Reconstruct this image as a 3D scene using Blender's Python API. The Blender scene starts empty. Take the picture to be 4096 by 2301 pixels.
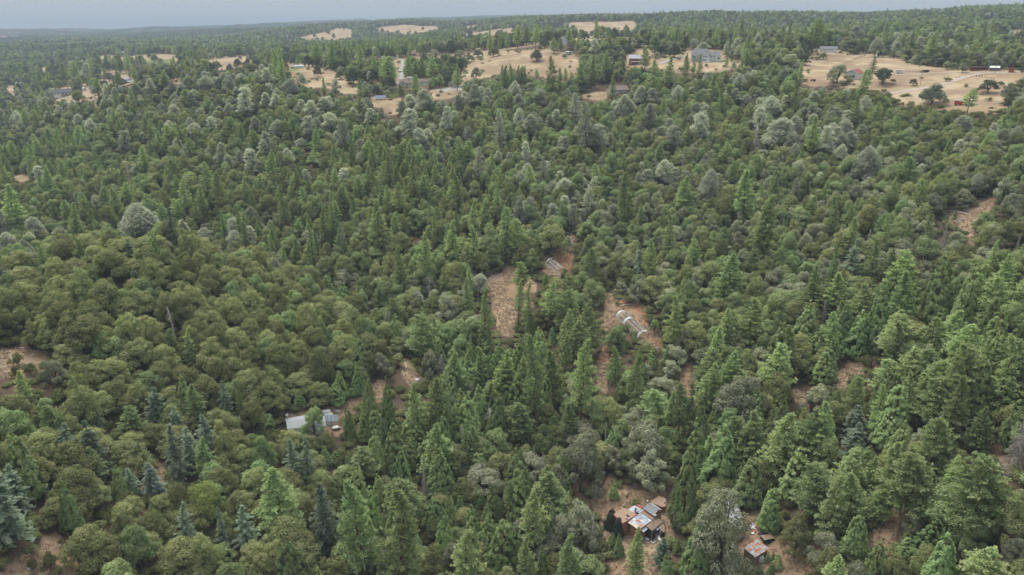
import bpy, bmesh, math, random
import numpy as np
from mathutils import Vector, Matrix

random.seed(7)
RNG = np.random.default_rng(11)
PI = math.pi
scene = bpy.context.scene
COL = scene.collection

# ------------------------------------------------------------------ camera, sky, sun, exposure
FOC, PITCH, CAMZ = 731.0, math.radians(19.7), 140.0
cam_data = bpy.data.cameras.new('camera')
cam_data.sensor_width = 36.0
cam_data.lens = FOC / 1024.0 * 36.0
cam_data.clip_start = 1.0
cam_data.clip_end = 120000.0
cam = bpy.data.objects.new('camera', cam_data)
cam.location = (0, 0, CAMZ)
cam.rotation_euler = (PI / 2 - PITCH, 0, 0)
COL.objects.link(cam)
scene.camera = cam

SUN_EL, SUN_AZ = math.radians(64), math.radians(-35)
world = bpy.data.worlds.new('World')
scene.world = world
world.use_nodes = True
wn, wl = world.node_tree.nodes, world.node_tree.links
wn.clear()
w_out = wn.new('ShaderNodeOutputWorld')
w_bg = wn.new('ShaderNodeBackground')
w_sky = wn.new('ShaderNodeTexSky')
w_sky.sky_type = 'NISHITA'
w_sky.sun_disc = False
w_sky.sun_elevation = SUN_EL
w_sky.sun_rotation = SUN_AZ
w_sky.altitude = 700
w_sky.air_density = 1.0
w_sky.dust_density = 2.0
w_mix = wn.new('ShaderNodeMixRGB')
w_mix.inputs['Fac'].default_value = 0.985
w_bg.inputs['Strength'].default_value = 0.12
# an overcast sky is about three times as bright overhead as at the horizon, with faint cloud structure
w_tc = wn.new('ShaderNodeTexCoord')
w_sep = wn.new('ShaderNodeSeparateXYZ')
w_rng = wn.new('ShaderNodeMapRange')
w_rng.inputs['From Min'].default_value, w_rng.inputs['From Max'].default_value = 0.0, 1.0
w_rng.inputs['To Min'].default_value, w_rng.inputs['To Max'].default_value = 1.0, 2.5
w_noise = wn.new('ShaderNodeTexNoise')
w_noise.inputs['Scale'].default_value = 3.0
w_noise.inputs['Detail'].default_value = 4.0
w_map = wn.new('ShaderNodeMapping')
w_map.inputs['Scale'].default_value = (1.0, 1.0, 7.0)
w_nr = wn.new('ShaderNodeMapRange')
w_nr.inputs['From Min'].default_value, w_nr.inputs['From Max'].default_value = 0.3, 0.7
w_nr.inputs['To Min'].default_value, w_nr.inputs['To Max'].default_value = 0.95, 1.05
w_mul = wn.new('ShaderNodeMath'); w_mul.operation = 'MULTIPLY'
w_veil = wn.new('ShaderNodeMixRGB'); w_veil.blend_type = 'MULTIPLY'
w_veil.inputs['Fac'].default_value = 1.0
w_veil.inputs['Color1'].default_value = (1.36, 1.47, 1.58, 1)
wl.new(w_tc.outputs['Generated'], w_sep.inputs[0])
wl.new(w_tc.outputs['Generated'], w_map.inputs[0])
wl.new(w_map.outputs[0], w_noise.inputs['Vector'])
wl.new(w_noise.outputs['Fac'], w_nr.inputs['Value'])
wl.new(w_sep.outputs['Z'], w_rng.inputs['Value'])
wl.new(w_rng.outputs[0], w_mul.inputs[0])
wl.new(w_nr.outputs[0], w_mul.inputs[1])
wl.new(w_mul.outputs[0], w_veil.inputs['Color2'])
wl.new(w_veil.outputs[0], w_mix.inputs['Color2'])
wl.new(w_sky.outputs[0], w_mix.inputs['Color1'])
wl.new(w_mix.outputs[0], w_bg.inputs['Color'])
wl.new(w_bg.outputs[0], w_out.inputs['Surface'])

sun_data = bpy.data.lights.new('sun', 'SUN')
sun_data.energy = 1.5
sun_data.angle = math.radians(40)
sun_data.color = (1.0, 0.95, 0.88)
sun = bpy.data.objects.new('sun', sun_data)
sdir = Vector((math.sin(SUN_AZ) * math.cos(SUN_EL), math.cos(SUN_AZ) * math.cos(SUN_EL), math.sin(SUN_EL)))
sun.rotation_euler = sdir.to_track_quat('Z', 'Y').to_euler()
sun.location = (0, 0, 400)
COL.objects.link(sun)

scene.view_settings.view_transform = 'Standard'
scene.view_settings.look = 'None'
scene.view_settings.gamma = 1.0
scene.view_settings.use_curve_mapping = False
scene.view_settings.exposure = 1.57
cy = scene.cycles
cy.max_bounces = 5
cy.diffuse_bounces = 3
cy.glossy_bounces = 1
cy.transmission_bounces = 2
cy.volume_bounces = 1
cy.use_denoising = True
cy.use_adaptive_sampling = True
cy.adaptive_threshold = 0.02

# ------------------------------------------------------------------ terrain: distances read along columns of the view
SP, CP = math.sin(PITCH), math.cos(PITCH)

def pix_dir(px, py):
    px, py = np.asarray(px, float), np.asarray(py, float)
    u, v = (px / 4 - 512) / FOC, (287.5 - py / 4) / FOC
    x, y, z = u, CP + v * SP, -SP + v * CP
    h = np.hypot(x, y)
    return np.arctan2(x, y), z / h          # azimuth, tangent of elevation

def to_pix(x, y, z):
    dz = np.asarray(z) - CAMZ
    d = y * CP - dz * SP
    d = np.where(d < 1e-3, 1e-3, d)
    return (512 + FOC * x / d) * 4, (287.5 - FOC * (y * SP + dz * CP) / d) * 4, d

COLS = {
 0: [(2301,152),(1900,188),(1450,238),(1250,285),(1100,350),(1000,410),(850,490),(700,610),(560,770),(480,890),(420,1020),(350,1280),(290,1600),(230,2000),(190,2600),(168,3600),(148,5000),(128,6800),(133,9000),(124,20000),(116,45000)],
 600: [(2301,150),(1900,186),(1600,216),(1350,250),(1150,282),(1040,306),(965,395),(850,440),(700,500),(560,570),(450,640),(375,700),(340,740),(292,1000),(250,1250),(215,1600),(178,2400),(158,3600),(142,4800),(120,6800),(126,9000),(120,20000),(114,45000)],
 900: [(2301,150),(1900,187),(1650,214),(1400,250),(1180,285),(1060,312),(960,380),(850,418),(700,470),(560,525),(450,580),(370,640),(325,690),(285,900),(245,1150),(205,1500),(172,2300),(150,2900),(128,4000),(116,6500),(108,10000),(114,45000)],
 1200: [(2301,150),(2000,177),(1680,212),(1450,248),(1250,285),(1100,320),(950,365),(800,415),(650,470),(520,520),(420,570),(350,620),(300,670),(272,750),(240,950),(205,1300),(178,1900),(165,2150),(113,2480),(122,3100),(112,4500),(100,6500),(97,11000),(112,30000)],
 1700: [(2301,150),(2000,177),(1700,212),(1430,250),(1250,282),(1100,315),(950,355),(800,400),(650,448),(520,495),(420,545),(340,600),(300,650),(260,720),(222,850),(195,1100),(170,1500),(142,2200),(98,2600),(108,3300),(98,4500),(82,9000),(84,11000),(112,30000)],
 2250: [(2301,150),(2020,176),(1800,198),(1550,232),(1300,272),(1080,318),(950,350),(800,393),(650,440),(520,485),(430,530),(350,585),(300,620),(230,680),(180,740),(160,900),(148,1300),(138,1650),(84,2000),(98,2700),(88,4500),(70,9500),(80,12000),(112,30000)],
 2800: [(2301,148),(2020,174),(1800,195),(1550,228),(1300,266),(1080,308),(950,338),(800,380),(650,425),(520,470),(430,515),(350,565),(300,600),(250,640),(215,680),(192,740),(162,1000),(132,1300),(100,1650),(72,2000),(68,2300),(110,3500),(100,10000),(112,30000)],
 3400: [(2301,146),(2000,172),(1700,203),(1450,238),(1250,270),(1050,310),(850,358),(680,410),(560,455),(450,505),(380,545),(320,580),(280,620),(222,690),(197,740),(168,950),(135,1200),(100,1600),(75,1900),(68,2100),(110,3500),(105,10000),(112,30000)],
 4000: [(2301,145),(2000,168),(1700,196),(1450,228),(1250,258),(1050,295),(850,338),(680,392),(560,440),(460,490),(400,525),(340,565),(300,600),(265,650),(202,850),(152,1050),(105,1350),(65,1700),(45,1950),(110,3500),(105,10000),(112,30000)],
}
COLS[-700] = COLS[0]
COLS[4800] = COLS[4000]
AZS = 2.2
pa, pl, pe = [], [], []
for cx, rows in COLS.items():
    for py, R in rows:
        a, t = pix_dir(cx, py)
        pa.append(float(a) * AZS); pl.append(math.log(R)); pe.append(float(t))
    for R, z in ((110, -134), (85, -134), (60, -134)):
        a, t = pix_dir(cx, 2301)
        pa.append(float(a) * AZS); pl.append(math.log(R)); pe.append(z / R)
pa, pl, pe = map(np.array, (pa, pl, pe))
# interpolate z/R with a thin-plate spline in (azimuth, log distance)
def tps_phi(d2):
    return np.where(d2 > 1e-12, 0.5 * d2 * np.log(np.maximum(d2, 1e-12)), 0.0)
npt = len(pa)
K = tps_phi((pa[:, None] - pa) ** 2 + (pl[:, None] - pl) ** 2) + np.eye(npt) * 2e-4
Pm = np.stack([np.ones(npt), pa, pl], 1)
A = np.zeros((npt + 3, npt + 3)); A[:npt, :npt] = K; A[:npt, npt:] = Pm; A[npt:, :npt] = Pm.T
sol = np.linalg.solve(A, np.concatenate([pe, np.zeros(3)]))
NA, NR = 420, 600
AZ = np.linspace(math.radians(-54), math.radians(54), NA)
LR = np.linspace(math.log(58), math.log(52000), NR)
ag, lg = np.meshgrid(AZ, LR, indexing='ij')
E = np.zeros(ag.shape)
for i in range(NA):
    d2 = (ag[i][:, None] * AZS - pa) ** 2 + (lg[i][:, None] - pl) ** 2
    E[i] = tps_phi(d2) @ sol[:npt] + sol[npt] + sol[npt + 1] * ag[i] * AZS + sol[npt + 2] * lg[i]

def vnoise(x, y, seed=0):
    xi, yi = np.floor(x).astype(np.int64), np.floor(y).astype(np.int64)
    fx, fy = x - xi, y - yi
    fx, fy = fx * fx * (3 - 2 * fx), fy * fy * (3 - 2 * fy)
    def h(a, b):
        n = (a * 374761393 + b * 668265263 + seed * 69069) & 0x7fffffff
        n = ((n ^ (n >> 13)) * 1274126177) & 0x7fffffff
        return ((n ^ (n >> 16)) & 0xffff) / 65535.0
    return (h(xi, yi) * (1 - fx) + h(xi + 1, yi) * fx) * (1 - fy) + (h(xi, yi + 1) * (1 - fx) + h(xi + 1, yi + 1) * fx) * fy

def fbm(x, y, s, seed=0, n=4):
    x, y = np.asarray(x, float), np.asarray(y, float)
    t, a, tot = 0.0, 1.0, 0.0
    for k in range(n):
        t = t + a * vnoise(x / s, y / s, seed + k); tot += a
        a *= 0.5; s *= 0.5
    return t / tot * 2 - 1

RG = np.exp(lg)
GX, GY = RG * np.sin(ag), RG * np.cos(ag)
GZ = CAMZ + RG * E
amp = np.interp(RG, [60, 250, 500, 800, 1500, 3000, 9000, 20000], [0.2, 0.5, 0.8, 2.0, 13, 18, 35, 10])
GZ = GZ + fbm(GX, GY, 120, 15, 2) * np.interp(RG, [60, 180, 300, 650, 900], [0, 1, 4.5, 5.5, 3]) + fbm(GX, GY, 60, 3) * np.minimum(amp, 1.5) + fbm(GX, GY, 420, 9) * amp
E = (GZ - CAMZ) / RG
# the draw behind the oak knoll, running down to the two-track lane
DRAW = []
for px_, py_ in ((-200, 930), (300, 935), (700, 935), (1050, 985), (1300, 1080), (1500, 1180), (1640, 1330)):
    a_, t_ = pix_dir(px_, py_); i_ = int(np.argmin(np.abs(AZ - float(a_)))); j_ = int(np.argmax(E[i_] >= float(t_)))
    DRAW.append((GX[i_, j_], GY[i_, j_]))
dd_ = np.full(GX.shape, 1e9)
for (x1, y1), (x2, y2) in zip(DRAW[:-1], DRAW[1:]):
    q_ = np.clip(((GX - x1) * (x2 - x1) + (GY - y1) * (y2 - y1)) / ((x2 - x1) ** 2 + (y2 - y1) ** 2), 0, 1)
    dd_ = np.minimum(dd_, np.hypot(GX - x1 - q_ * (x2 - x1), GY - y1 - q_ * (y2 - y1)))
GZ = GZ - 9 * np.exp(-(dd_ / 32) ** 2)
a_, t_ = pix_dir(750, 1240); i_ = int(np.argmin(np.abs(AZ - float(a_)))); j_ = int(np.argmax(E[i_] >= float(t_)))
GZ = GZ + 9 * np.exp(-((GX - GX[i_, j_]) ** 2 / 75 ** 2 + (GY - GY[i_, j_]) ** 2 / 42 ** 2))      # the oak knoll
sm = np.clip((RG - 10000) / 9000, 0, 1); sm = sm * sm * (3 - 2 * sm)
GZ = GZ * (1 - sm) + (-70.0) * sm          # the far valley plain
E = (GZ - CAMZ) / RG

def grid_ij(x, y):
    a, l = np.arctan2(x, y), np.log(np.maximum(np.hypot(x, y), 58.01))
    fi = np.clip((a - AZ[0]) / (AZ[1] - AZ[0]), 0, NA - 1.001)
    fj = np.clip((l - LR[0]) / (LR[1] - LR[0]), 0, NR - 1.001)
    return fi, fj

def bilin(G, fi, fj):
    i, j = fi.astype(int), fj.astype(int)
    a, b = fi - i, fj - j
    return (G[i, j] * (1 - a) + G[i + 1, j] * a) * (1 - b) + (G[i, j + 1] * (1 - a) + G[i + 1, j + 1] * a) * b

def ground_z(x, y):
    x, y = np.atleast_1d(np.asarray(x, float)), np.atleast_1d(np.asarray(y, float))
    return bilin(GZ, *grid_ij(x, y))

def gz(x, y):
    return float(ground_z(x, y)[0])

def hit(px, py):
    """ground point seen at a photo pixel (photo is 4096 wide)"""
    a, t = pix_dir(px, py)
    a, t = float(a), float(t)
    fi = np.clip((a - AZ[0]) / (AZ[1] - AZ[0]), 0, NA - 1.001)
    i = int(fi); w = fi - i
    row = E[i] * (1 - w) + E[i + 1] * w
    k = np.nonzero(row >= t)[0]
    k = [q for q in k if q > 0]
    if not k:
        j = int(np.argmax(row - t)); l = LR[j]
    else:
        j = k[0]
        f = (t - row[j - 1]) / max(1e-9, row[j] - row[j - 1])
        l = LR[j - 1] + np.clip(f, 0, 1) * (LR[1] - LR[0])
    R = math.exp(l)
    x, y = R * math.sin(a), R * math.cos(a)
    return x, y, gz(x, y)

def mpp(x, y, z):
    """metres per photo pixel at a point"""
    d = y * CP - (z - CAMZ) * SP
    return d / FOC / 4

def poly_xy(pts):
    return np.array([hit(*p)[:2] for p in pts])

def in_poly(P, x, y):
    c = np.zeros(np.shape(x), bool)
    n = len(P)
    for i in range(n):
        x1, y1 = P[i]; x2, y2 = P[(i + 1) % n]
        if y1 == y2: continue
        c ^= ((y1 > y) != (y2 > y)) & (x < (x2 - x1) * (y - y1) / (y2 - y1) + x1)
    return c

# ------------------------------------------------------------------ clearings (pixel outlines of open ground, cast on to the terrain)
GRASS, SOIL, GREEN = [], [], []
GRASS += [
 [(2360,1990),(2425,1950),(2450,1895),(2470,1900),(2465,1946),(2553,1964),(2634,1955),(2643,1880),(2680,1895),(2664,1981),(2700,2150),(2650,2230),(2490,2230),(2400,2110)],
 [(2960,2060),(3030,2060),(3085,2095),(3140,2140),(3240,2230),(3270,2310),(3080,2320),(2950,2250),(2900,2150)],
 [(2440,2220),(2640,2230),(2700,2310),(2430,2320)],
 [(3490,2110),(3560,2070),(3570,2000),(3600,2030),(3600,2130),(3560,2225),(3510,2190)],
 [(3910,1835),(4110,1820),(4110,1885),(3950,1895)],
 [(-20,2290),(120,2200),(200,2150),(250,2130),(275,2150),(260,2200),(330,2230),(320,2320),(-20,2320)],
 [(-20,1395),(90,1380),(110,1340),(130,1400),(205,1420),(150,1480),(80,1520),(-20,1530)],
 [(1300,1634),(1343,1630),(1398,1591),(1458,1574),(1514,1510),(1540,1527),(1530,1600),(1428,1640),(1390,1700),(1373,1738),(1334,1745),(1141,1725),(1130,1670)],
 [(1590,1430),(1640,1430),(1690,1527),(1640,1560),(1600,1500)],
 [(1930,1125),(2000,1095),(2060,1060),(2090,1090),(2150,1130),(2140,1210),(2060,1270),(2070,1350),(1990,1340),(1975,1250),(1950,1170)],
 [(2150,1040),(2210,1005),(2265,980),(2280,935),(2305,940),(2295,1010),(2290,1050),(2250,1100),(2170,1100)],
 [(2405,1180),(2433,1165),(2484,1195),(2580,1215),(2595,1266),(2606,1326),(2650,1343),(2640,1421),(2600,1387),(2471,1290),(2403,1336),(2395,1261)],
 [(2425,1380),(2445,1400),(2440,1470),(2420,1520),(2440,1585),(2385,1600),(2375,1460)],
 [(2720,1475),(2778,1455),(2772,1530),(2745,1610),(2720,1580)],
 [(2200,1375),(2245,1365),(2240,1410),(2205,1410)],
 [(3403,1442),(3466,1450),(3448,1510),(3377,1552),(3305,1531),(3352,1490)],
 [(3150,1570),(3210,1555),(3225,1640),(3190,1660)],
 [(3780,850),(3890,835),(3960,785),(3990,785),(3975,835),(3905,880),(3905,965),(3885,1000),(3855,940),(3815,905),(3775,890)],
 [(3240,215),(3350,205),(3470,215),(3540,225),(3620,245),(3800,275),(3900,283),(4110,280),(4110,300),(4070,330),(4010,400),(4040,440),(3950,465),(3830,455),(3690,428),(3600,425),(3570,395),(3550,372),(3480,366),(3400,350),(3300,345),(3225,350),(3200,300),(3215,255)],
 [(4030,135),(4110,110),(4110,150),(3990,155)],
 [(2600,250),(2700,222),(2760,238),(2900,232),(2960,242),(2968,268),(2880,284),(2750,289),(2680,284),(2625,265)],
 [(2000,203),(2060,203),(2180,195),(2300,215),(2325,235),(2300,285),(2220,303),(2130,303),(2050,275),(1950,305),(1855,315),(1845,280),(1900,243),(1960,215)],
 [(2545,195),(2600,195),(2600,215),(2545,215)],
 [(1165,270),(1230,268),(1330,283),(1430,330),(1445,374),(1370,374),(1330,352),(1240,348),(1185,312)],
 [(1485,390),(1600,393),(1592,462),(1545,462),(1495,425)],
 [(1735,355),(1800,343),(1855,350),(1825,388),(1735,405)],
 [(1580,240),(1612,240),(1610,310),(1590,310)],
 [(2320,378),(2400,362),(2440,372),(2425,402),(2330,400)],
 [(160,280),(200,260),(272,248),(272,260),(180,288)],
 [(322,245),(355,233),(440,220),(560,220),(742,223),(732,247),(560,247),(450,242),(340,254)],
 [(757,257),(900,233),(1010,223),(1065,230),(1000,257),(880,278),(785,272)],
 [(385,292),(420,288),(545,298),(535,325),(480,335),(400,310)],
 [(285,380),(330,383),(340,350),(385,372),(390,400),(300,402)],
 [(30,350),(68,330),(70,365),(40,372)],
 [(700,310),(720,308),(722,335),(700,335)],
 [(15,465),(0,450),(-20,470)],
 [(60,700),(125,700),(120,726),(65,726)],
 [(1230,655),(1265,655),(1262,680),(1232,680)],
 [(1640,935),(1665,935),(1665,965),(1645,965)],
 [(620,1840),(665,1838),(672,1880),(655,1990),(560,2000),(575,1900)],
 [(80,1480),(250,1460),(260,1495),(90,1520)],
]
SOIL += [
 [(2205,1035),(2260,1010),(2290,1030),(2275,1085),(2245,1090),(2225,1050)],
 [(2433,1171),(2484,1201),(2574,1223),(2590,1266),(2596,1326),(2643,1343),(2634,1411),(2590,1330),(2560,1255),(2500,1235)],
 [(2425,1380),(2440,1400),(2435,1450),(2400,1450)],
]
GREEN += [[(565,246),(620,236),(712,240),(702,253),(580,253)], [(1155,268),(1190,258),(1215,268),(1190,290),(1160,285)], [(1640,1440),(1690,1450),(1745,1520),(1690,1530)], [(2845,238),(2880,236),(2880,246),(2850,246)]]
FARGOLD = [
 [(1185,152),(1300,130),(1350,110),(1405,116),(1415,146),(1330,162),(1200,162)],
 [(1475,120),(1550,103),(1650,99),(1785,108),(1705,127),(1620,138),(1520,127)],
 [(1845,114),(1900,99),(1915,112)],
 [(2180,103),(2280,92),(2380,87),(2535,84),(2545,100),(2640,105),(2520,122),(2400,132),(2290,147),(2300,122),(2240,103)],
 [(1770,148),(1900,130),(2060,113),(2060,130),(1900,152)],
 [(1090,165),(1170,155),(1200,170),(1100,172)],
]
PG, PS, PN, PF = ([poly_xy(p) for p in L] for L in (GRASS, SOIL, GREEN, FARGOLD))
POPEN = PG + PF

def in_any(Ps, x, y):
    x, y = np.asarray(x, float), np.asarray(y, float)
    c = np.zeros(x.shape, bool)
    for P in Ps:
        c |= in_poly(P, x, y)
    return c

ROADS = []   # (pixel polyline, width m, surface)
ROADS += [
 ([(3560,373),(3640,362),(3720,350),(3800,330),(3870,305),(3920,293),(4000,292),(4110,288)], 4.5, 'pale'),
 ([(3580,299),(3680,296),(3760,289),(3850,290),(3920,293)], 3.5, 'pale'),
 ([(2640,255),(2680,238),(2740,226),(2830,222)], 4.0, 'grey'),
 ([(1600,335),(1605,300),(1603,280),(1612,255),(1606,238)], 4.0, 'grey'),
 ([(1760,365),(1800,352),(1850,356)], 9.0, 'grey'),
]

# ------------------------------------------------------------------ materials
def nodes_of(name):
    m = bpy.data.materials.new(name)
    m.use_nodes = True
    nt = m.node_tree
    for n in list(nt.nodes): nt.nodes.remove(n)
    out = nt.nodes.new('ShaderNodeOutputMaterial')
    return m, nt, nt.nodes, nt.links, out

def N(nd, t, **kw):
    n = nd.new(t)
    for k, v in kw.items():
        if k in n.inputs: n.inputs[k].default_value = v
        else: setattr(n, k, v)
    return n

def rgba(c): return (c[0], c[1], c[2], 1.0)

def math_node(nd, lk, op, a, b=None):
    n = nd.new('ShaderNodeMath'); n.operation = op
    for i, v in enumerate((a, b)):
        if v is None: continue
        if hasattr(v, 'is_linked') or hasattr(v, 'links'): lk.new(v, n.inputs[i])
        else: n.inputs[i].default_value = v
    return n.outputs[0]

def mix_rgb(nd, lk, fac, a, b, mode='MIX'):
    n = nd.new('ShaderNodeMixRGB'); n.blend_type = mode
    for s, v in zip(n.inputs, (fac, a, b)):
        if hasattr(v, 'links'): lk.new(v, s)
        elif isinstance(v, (int, float)): s.default_value = v
        else: s.default_value = rgba(v)
    return n.outputs[0]

def foliage(name, base, alt, tip, trans=0.25, hue=0.014, val=0.32, warm=(3.0, 3.4, 1.8)):
    """leaf colour: varies from tree to tree, from stand to stand and from spray to spray"""
    m, nt, nd, lk, out = nodes_of(name)
    info = nd.new('ShaderNodeObjectInfo')
    noise = N(nd, 'ShaderNodeTexNoise', Scale=0.018, Detail=1.0)
    lk.new(info.outputs['Location'], noise.inputs['Vector'])
    reg = N(nd, 'ShaderNodeMapRange'); reg.inputs['From Min'].default_value = 0.35; reg.inputs['From Max'].default_value = 0.65
    lk.new(noise.outputs['Fac'], reg.inputs['Value'])
    r2 = math_node(nd, lk, 'FRACT', math_node(nd, lk, 'MULTIPLY', info.outputs['Random'], 17.31))
    w = math_node(nd, lk, 'ADD', math_node(nd, lk, 'MULTIPLY', reg.outputs[0], 0.5), math_node(nd, lk, 'MULTIPLY', r2, 0.5))
    c = mix_rgb(nd, lk, w, base, alt)
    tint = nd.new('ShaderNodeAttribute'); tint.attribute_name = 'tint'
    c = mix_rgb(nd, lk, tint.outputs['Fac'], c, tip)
    hsv = nd.new('ShaderNodeHueSaturation')
    r3 = math_node(nd, lk, 'FRACT', math_node(nd, lk, 'MULTIPLY', info.outputs['Random'], 7.77))
    lk.new(math_node(nd, lk, 'ADD', math_node(nd, lk, 'MULTIPLY', r3, 2 * hue), 0.5 - hue), hsv.inputs['Hue'])
    lk.new(math_node(nd, lk, 'ADD', math_node(nd, lk, 'MULTIPLY', info.outputs['Random'], 2 * val), 1 - val), hsv.inputs['Value'])
    hsv.inputs['Saturation'].default_value = 0.84
    lk.new(c, hsv.inputs['Color'])
    d = N(nd, 'ShaderNodeBsdfDiffuse'); t = N(nd, 'ShaderNodeBsdfTranslucent'); s = nd.new('ShaderNodeAddShader')
    through = mix_rgb(nd, lk, 1.0, hsv.outputs[0], tuple(trans * k for k in warm), 'MULTIPLY')   # leaves pass on some light
    lk.new(hsv.outputs[0], d.inputs['Color']); lk.new(through, t.inputs['Color'])
    lk.new(d.outputs[0], s.inputs[0]); lk.new(t.outputs[0], s.inputs[1])
    lk.new(s.outputs[0], out.inputs['Surface'])
    return m

def plain(name, col, rough=0.8, var=0.25, scale=3.0, metal=0.0, col2=None, spot=0.0):
    m, nt, nd, lk, out = nodes_of(name)
    tc = nd.new('ShaderNodeTexCoord')
    no = N(nd, 'ShaderNodeTexNoise', Scale=scale, Detail=4.0)
    lk.new(tc.outputs['Object'], no.inputs['Vector'])
    c2 = col2 or tuple(v * (1 - var) for v in col)
    rp = N(nd, 'ShaderNodeMapRange'); rp.inputs['From Min'].default_value = 0.4 + spot; rp.inputs['From Max'].default_value = 0.6 + spot
    lk.new(no.outputs['Fac'], rp.inputs['Value'])
    c = mix_rgb(nd, lk, rp.outputs[0], col, c2)
    b = N(nd, 'ShaderNodeBsdfPrincipled', Roughness=rough, Metallic=metal)
    b.inputs['Specular IOR Level'].default_value = 0.3
    lk.new(c, b.inputs['Base Color'])
    lk.new(b.outputs[0], out.inputs['Surface'])
    return m

M = {}
M['bark_oak'] = plain('oak_bark', (0.10, 0.085, 0.07), 0.95, 0.4, 2.0)
M['bark_pine'] = plain('pine_bark', (0.13, 0.075, 0.05), 0.95, 0.4, 2.0)
M['bark_grey'] = plain('grey_bark', (0.11, 0.10, 0.09), 0.95, 0.4, 2.0)
M['deadwood'] = plain('dead_wood', (0.42, 0.38, 0.345), 0.9, 0.35, 2.0)
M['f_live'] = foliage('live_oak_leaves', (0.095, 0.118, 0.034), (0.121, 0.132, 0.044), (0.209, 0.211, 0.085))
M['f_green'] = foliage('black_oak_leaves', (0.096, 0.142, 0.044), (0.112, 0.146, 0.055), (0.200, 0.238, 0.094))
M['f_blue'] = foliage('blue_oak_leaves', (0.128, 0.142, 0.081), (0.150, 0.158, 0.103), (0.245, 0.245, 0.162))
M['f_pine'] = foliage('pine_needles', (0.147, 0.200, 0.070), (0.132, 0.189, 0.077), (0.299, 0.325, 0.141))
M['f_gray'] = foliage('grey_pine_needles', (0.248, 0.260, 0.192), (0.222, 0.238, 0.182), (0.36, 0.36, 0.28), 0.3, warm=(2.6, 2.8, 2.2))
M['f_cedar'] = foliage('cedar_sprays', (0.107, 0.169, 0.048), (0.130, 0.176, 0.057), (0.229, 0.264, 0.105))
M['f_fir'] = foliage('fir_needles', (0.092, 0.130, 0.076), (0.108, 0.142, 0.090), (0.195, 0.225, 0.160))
M['f_dark'] = foliage('dark_oak_leaves', (0.050, 0.066, 0.038), (0.060, 0.076, 0.046), (0.105, 0.120, 0.075))
M['f_shrub'] = foliage('shrub_leaves', (0.081, 0.105, 0.034), (0.121, 0.119, 0.051), (0.176, 0.176, 0.068))

# ground
def ground_material():
    m, nt, nd, lk, out = nodes_of('hillside_ground')
    geo = nd.new('ShaderNodeNewGeometry')
    cov = nd.new('ShaderNodeAttribute'); cov.attribute_name = 'cover'
    sep = nd.new('ShaderNodeSeparateColor'); lk.new(cov.outputs['Color'], sep.inputs[0])
    def nz(sc, det=5.0, rough=0.6):
        n = N(nd, 'ShaderNodeTexNoise', Scale=sc, Detail=det, Roughness=rough); lk.new(geo.outputs['Position'], n.inputs['Vector']); return n.outputs['Fac']
    fine, mid, big = nz(1.3), nz(0.22), nz(0.03)
    def thr(v, e):
        q = math_node(nd, lk, 'ADD', v, math_node(nd, lk, 'MULTIPLY', math_node(nd, lk, 'SUBTRACT', e, 0.5), 0.9))
        r = N(nd, 'ShaderNodeMapRange'); r.inputs['From Min'].default_value = 0.38; r.inputs['From Max'].default_value = 0.62
        lk.new(q, r.inputs['Value']); return r.outputs[0]
    def ramp(v, lo=0.35, hi=0.65):
        r = N(nd, 'ShaderNodeMapRange'); r.inputs['From Min'].default_value = lo; r.inputs['From Max'].default_value = hi
        lk.new(v, r.inputs['Value']); return r.outputs[0]
    litter = mix_rgb(nd, lk, ramp(mid), (0.105, 0.070, 0.046), (0.055, 0.046, 0.033))
    grass = mix_rgb(nd, lk, ramp(fine), (0.290, 0.222, 0.142), (0.245, 0.178, 0.112))
    grass = mix_rgb(nd, lk, ramp(mid, 0.4, 0.7), grass, (0.215, 0.150, 0.098))
    grass = mix_rgb(nd, lk, ramp(big, 0.45, 0.65), grass, (0.315, 0.242, 0.148))
    streak = nz(0.7, 6.0, 0.7)
    grass = mix_rgb(nd, lk, ramp(streak, 0.5, 0.72), grass, (0.19, 0.135, 0.085))
    grass = mix_rgb(nd, lk, ramp(nz(0.11, 4.0), 0.52, 0.7), grass, (0.225, 0.148, 0.098))
    grass = mix_rgb(nd, lk, ramp(nz(0.045, 6.0, 0.65), 0.47, 0.6), grass, (0.36, 0.285, 0.18))
    grass = mix_rgb(nd, lk, ramp(nz(0.02, 6.0, 0.65), 0.52, 0.64), grass, (0.22, 0.152, 0.10))
    rus = nd.new('ShaderNodeAttribute'); rus.attribute_name = 'russet'
    grass = mix_rgb(nd, lk, math_node(nd, lk, 'MULTIPLY', rus.outputs['Fac'], .5), grass, mix_rgb(nd, lk, ramp(mid), (0.235, 0.150, 0.098), (0.185, 0.112, 0.075)))
    soil = mix_rgb(nd, lk, ramp(fine), (0.32, 0.125, 0.055), (0.27, 0.14, 0.08))
    green = mix_rgb(nd, lk, ramp(fine), (0.10, 0.14, 0.045), (0.16, 0.17, 0.06))
    c = mix_rgb(nd, lk, thr(sep.outputs[0], mid), litter, grass)
    c = mix_rgb(nd, lk, thr(sep.outputs[1], mid), c, soil)
    c = mix_rgb(nd, lk, sep.outputs[2], c, green)
    b = N(nd, 'ShaderNodeBsdfPrincipled', Roughness=0.95); b.inputs['Specular IOR Level'].default_value = 0.1
    bump = N(nd, 'ShaderNodeBump', Strength=0.6, Distance=0.25)
    lk.new(fine, bump.inputs['Height']); lk.new(bump.outputs[0], b.inputs['Normal'])
    lk.new(c, b.inputs['Base Color']); lk.new(b.outputs[0], out.inputs['Surface'])
    return m

def mesh_from(name, verts, faces, mats=()):
    me = bpy.data.meshes.new(name)
    me.from_pydata(verts, [], faces)
    for m in mats: me.materials.append(m)
    me.update()
    return me

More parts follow.
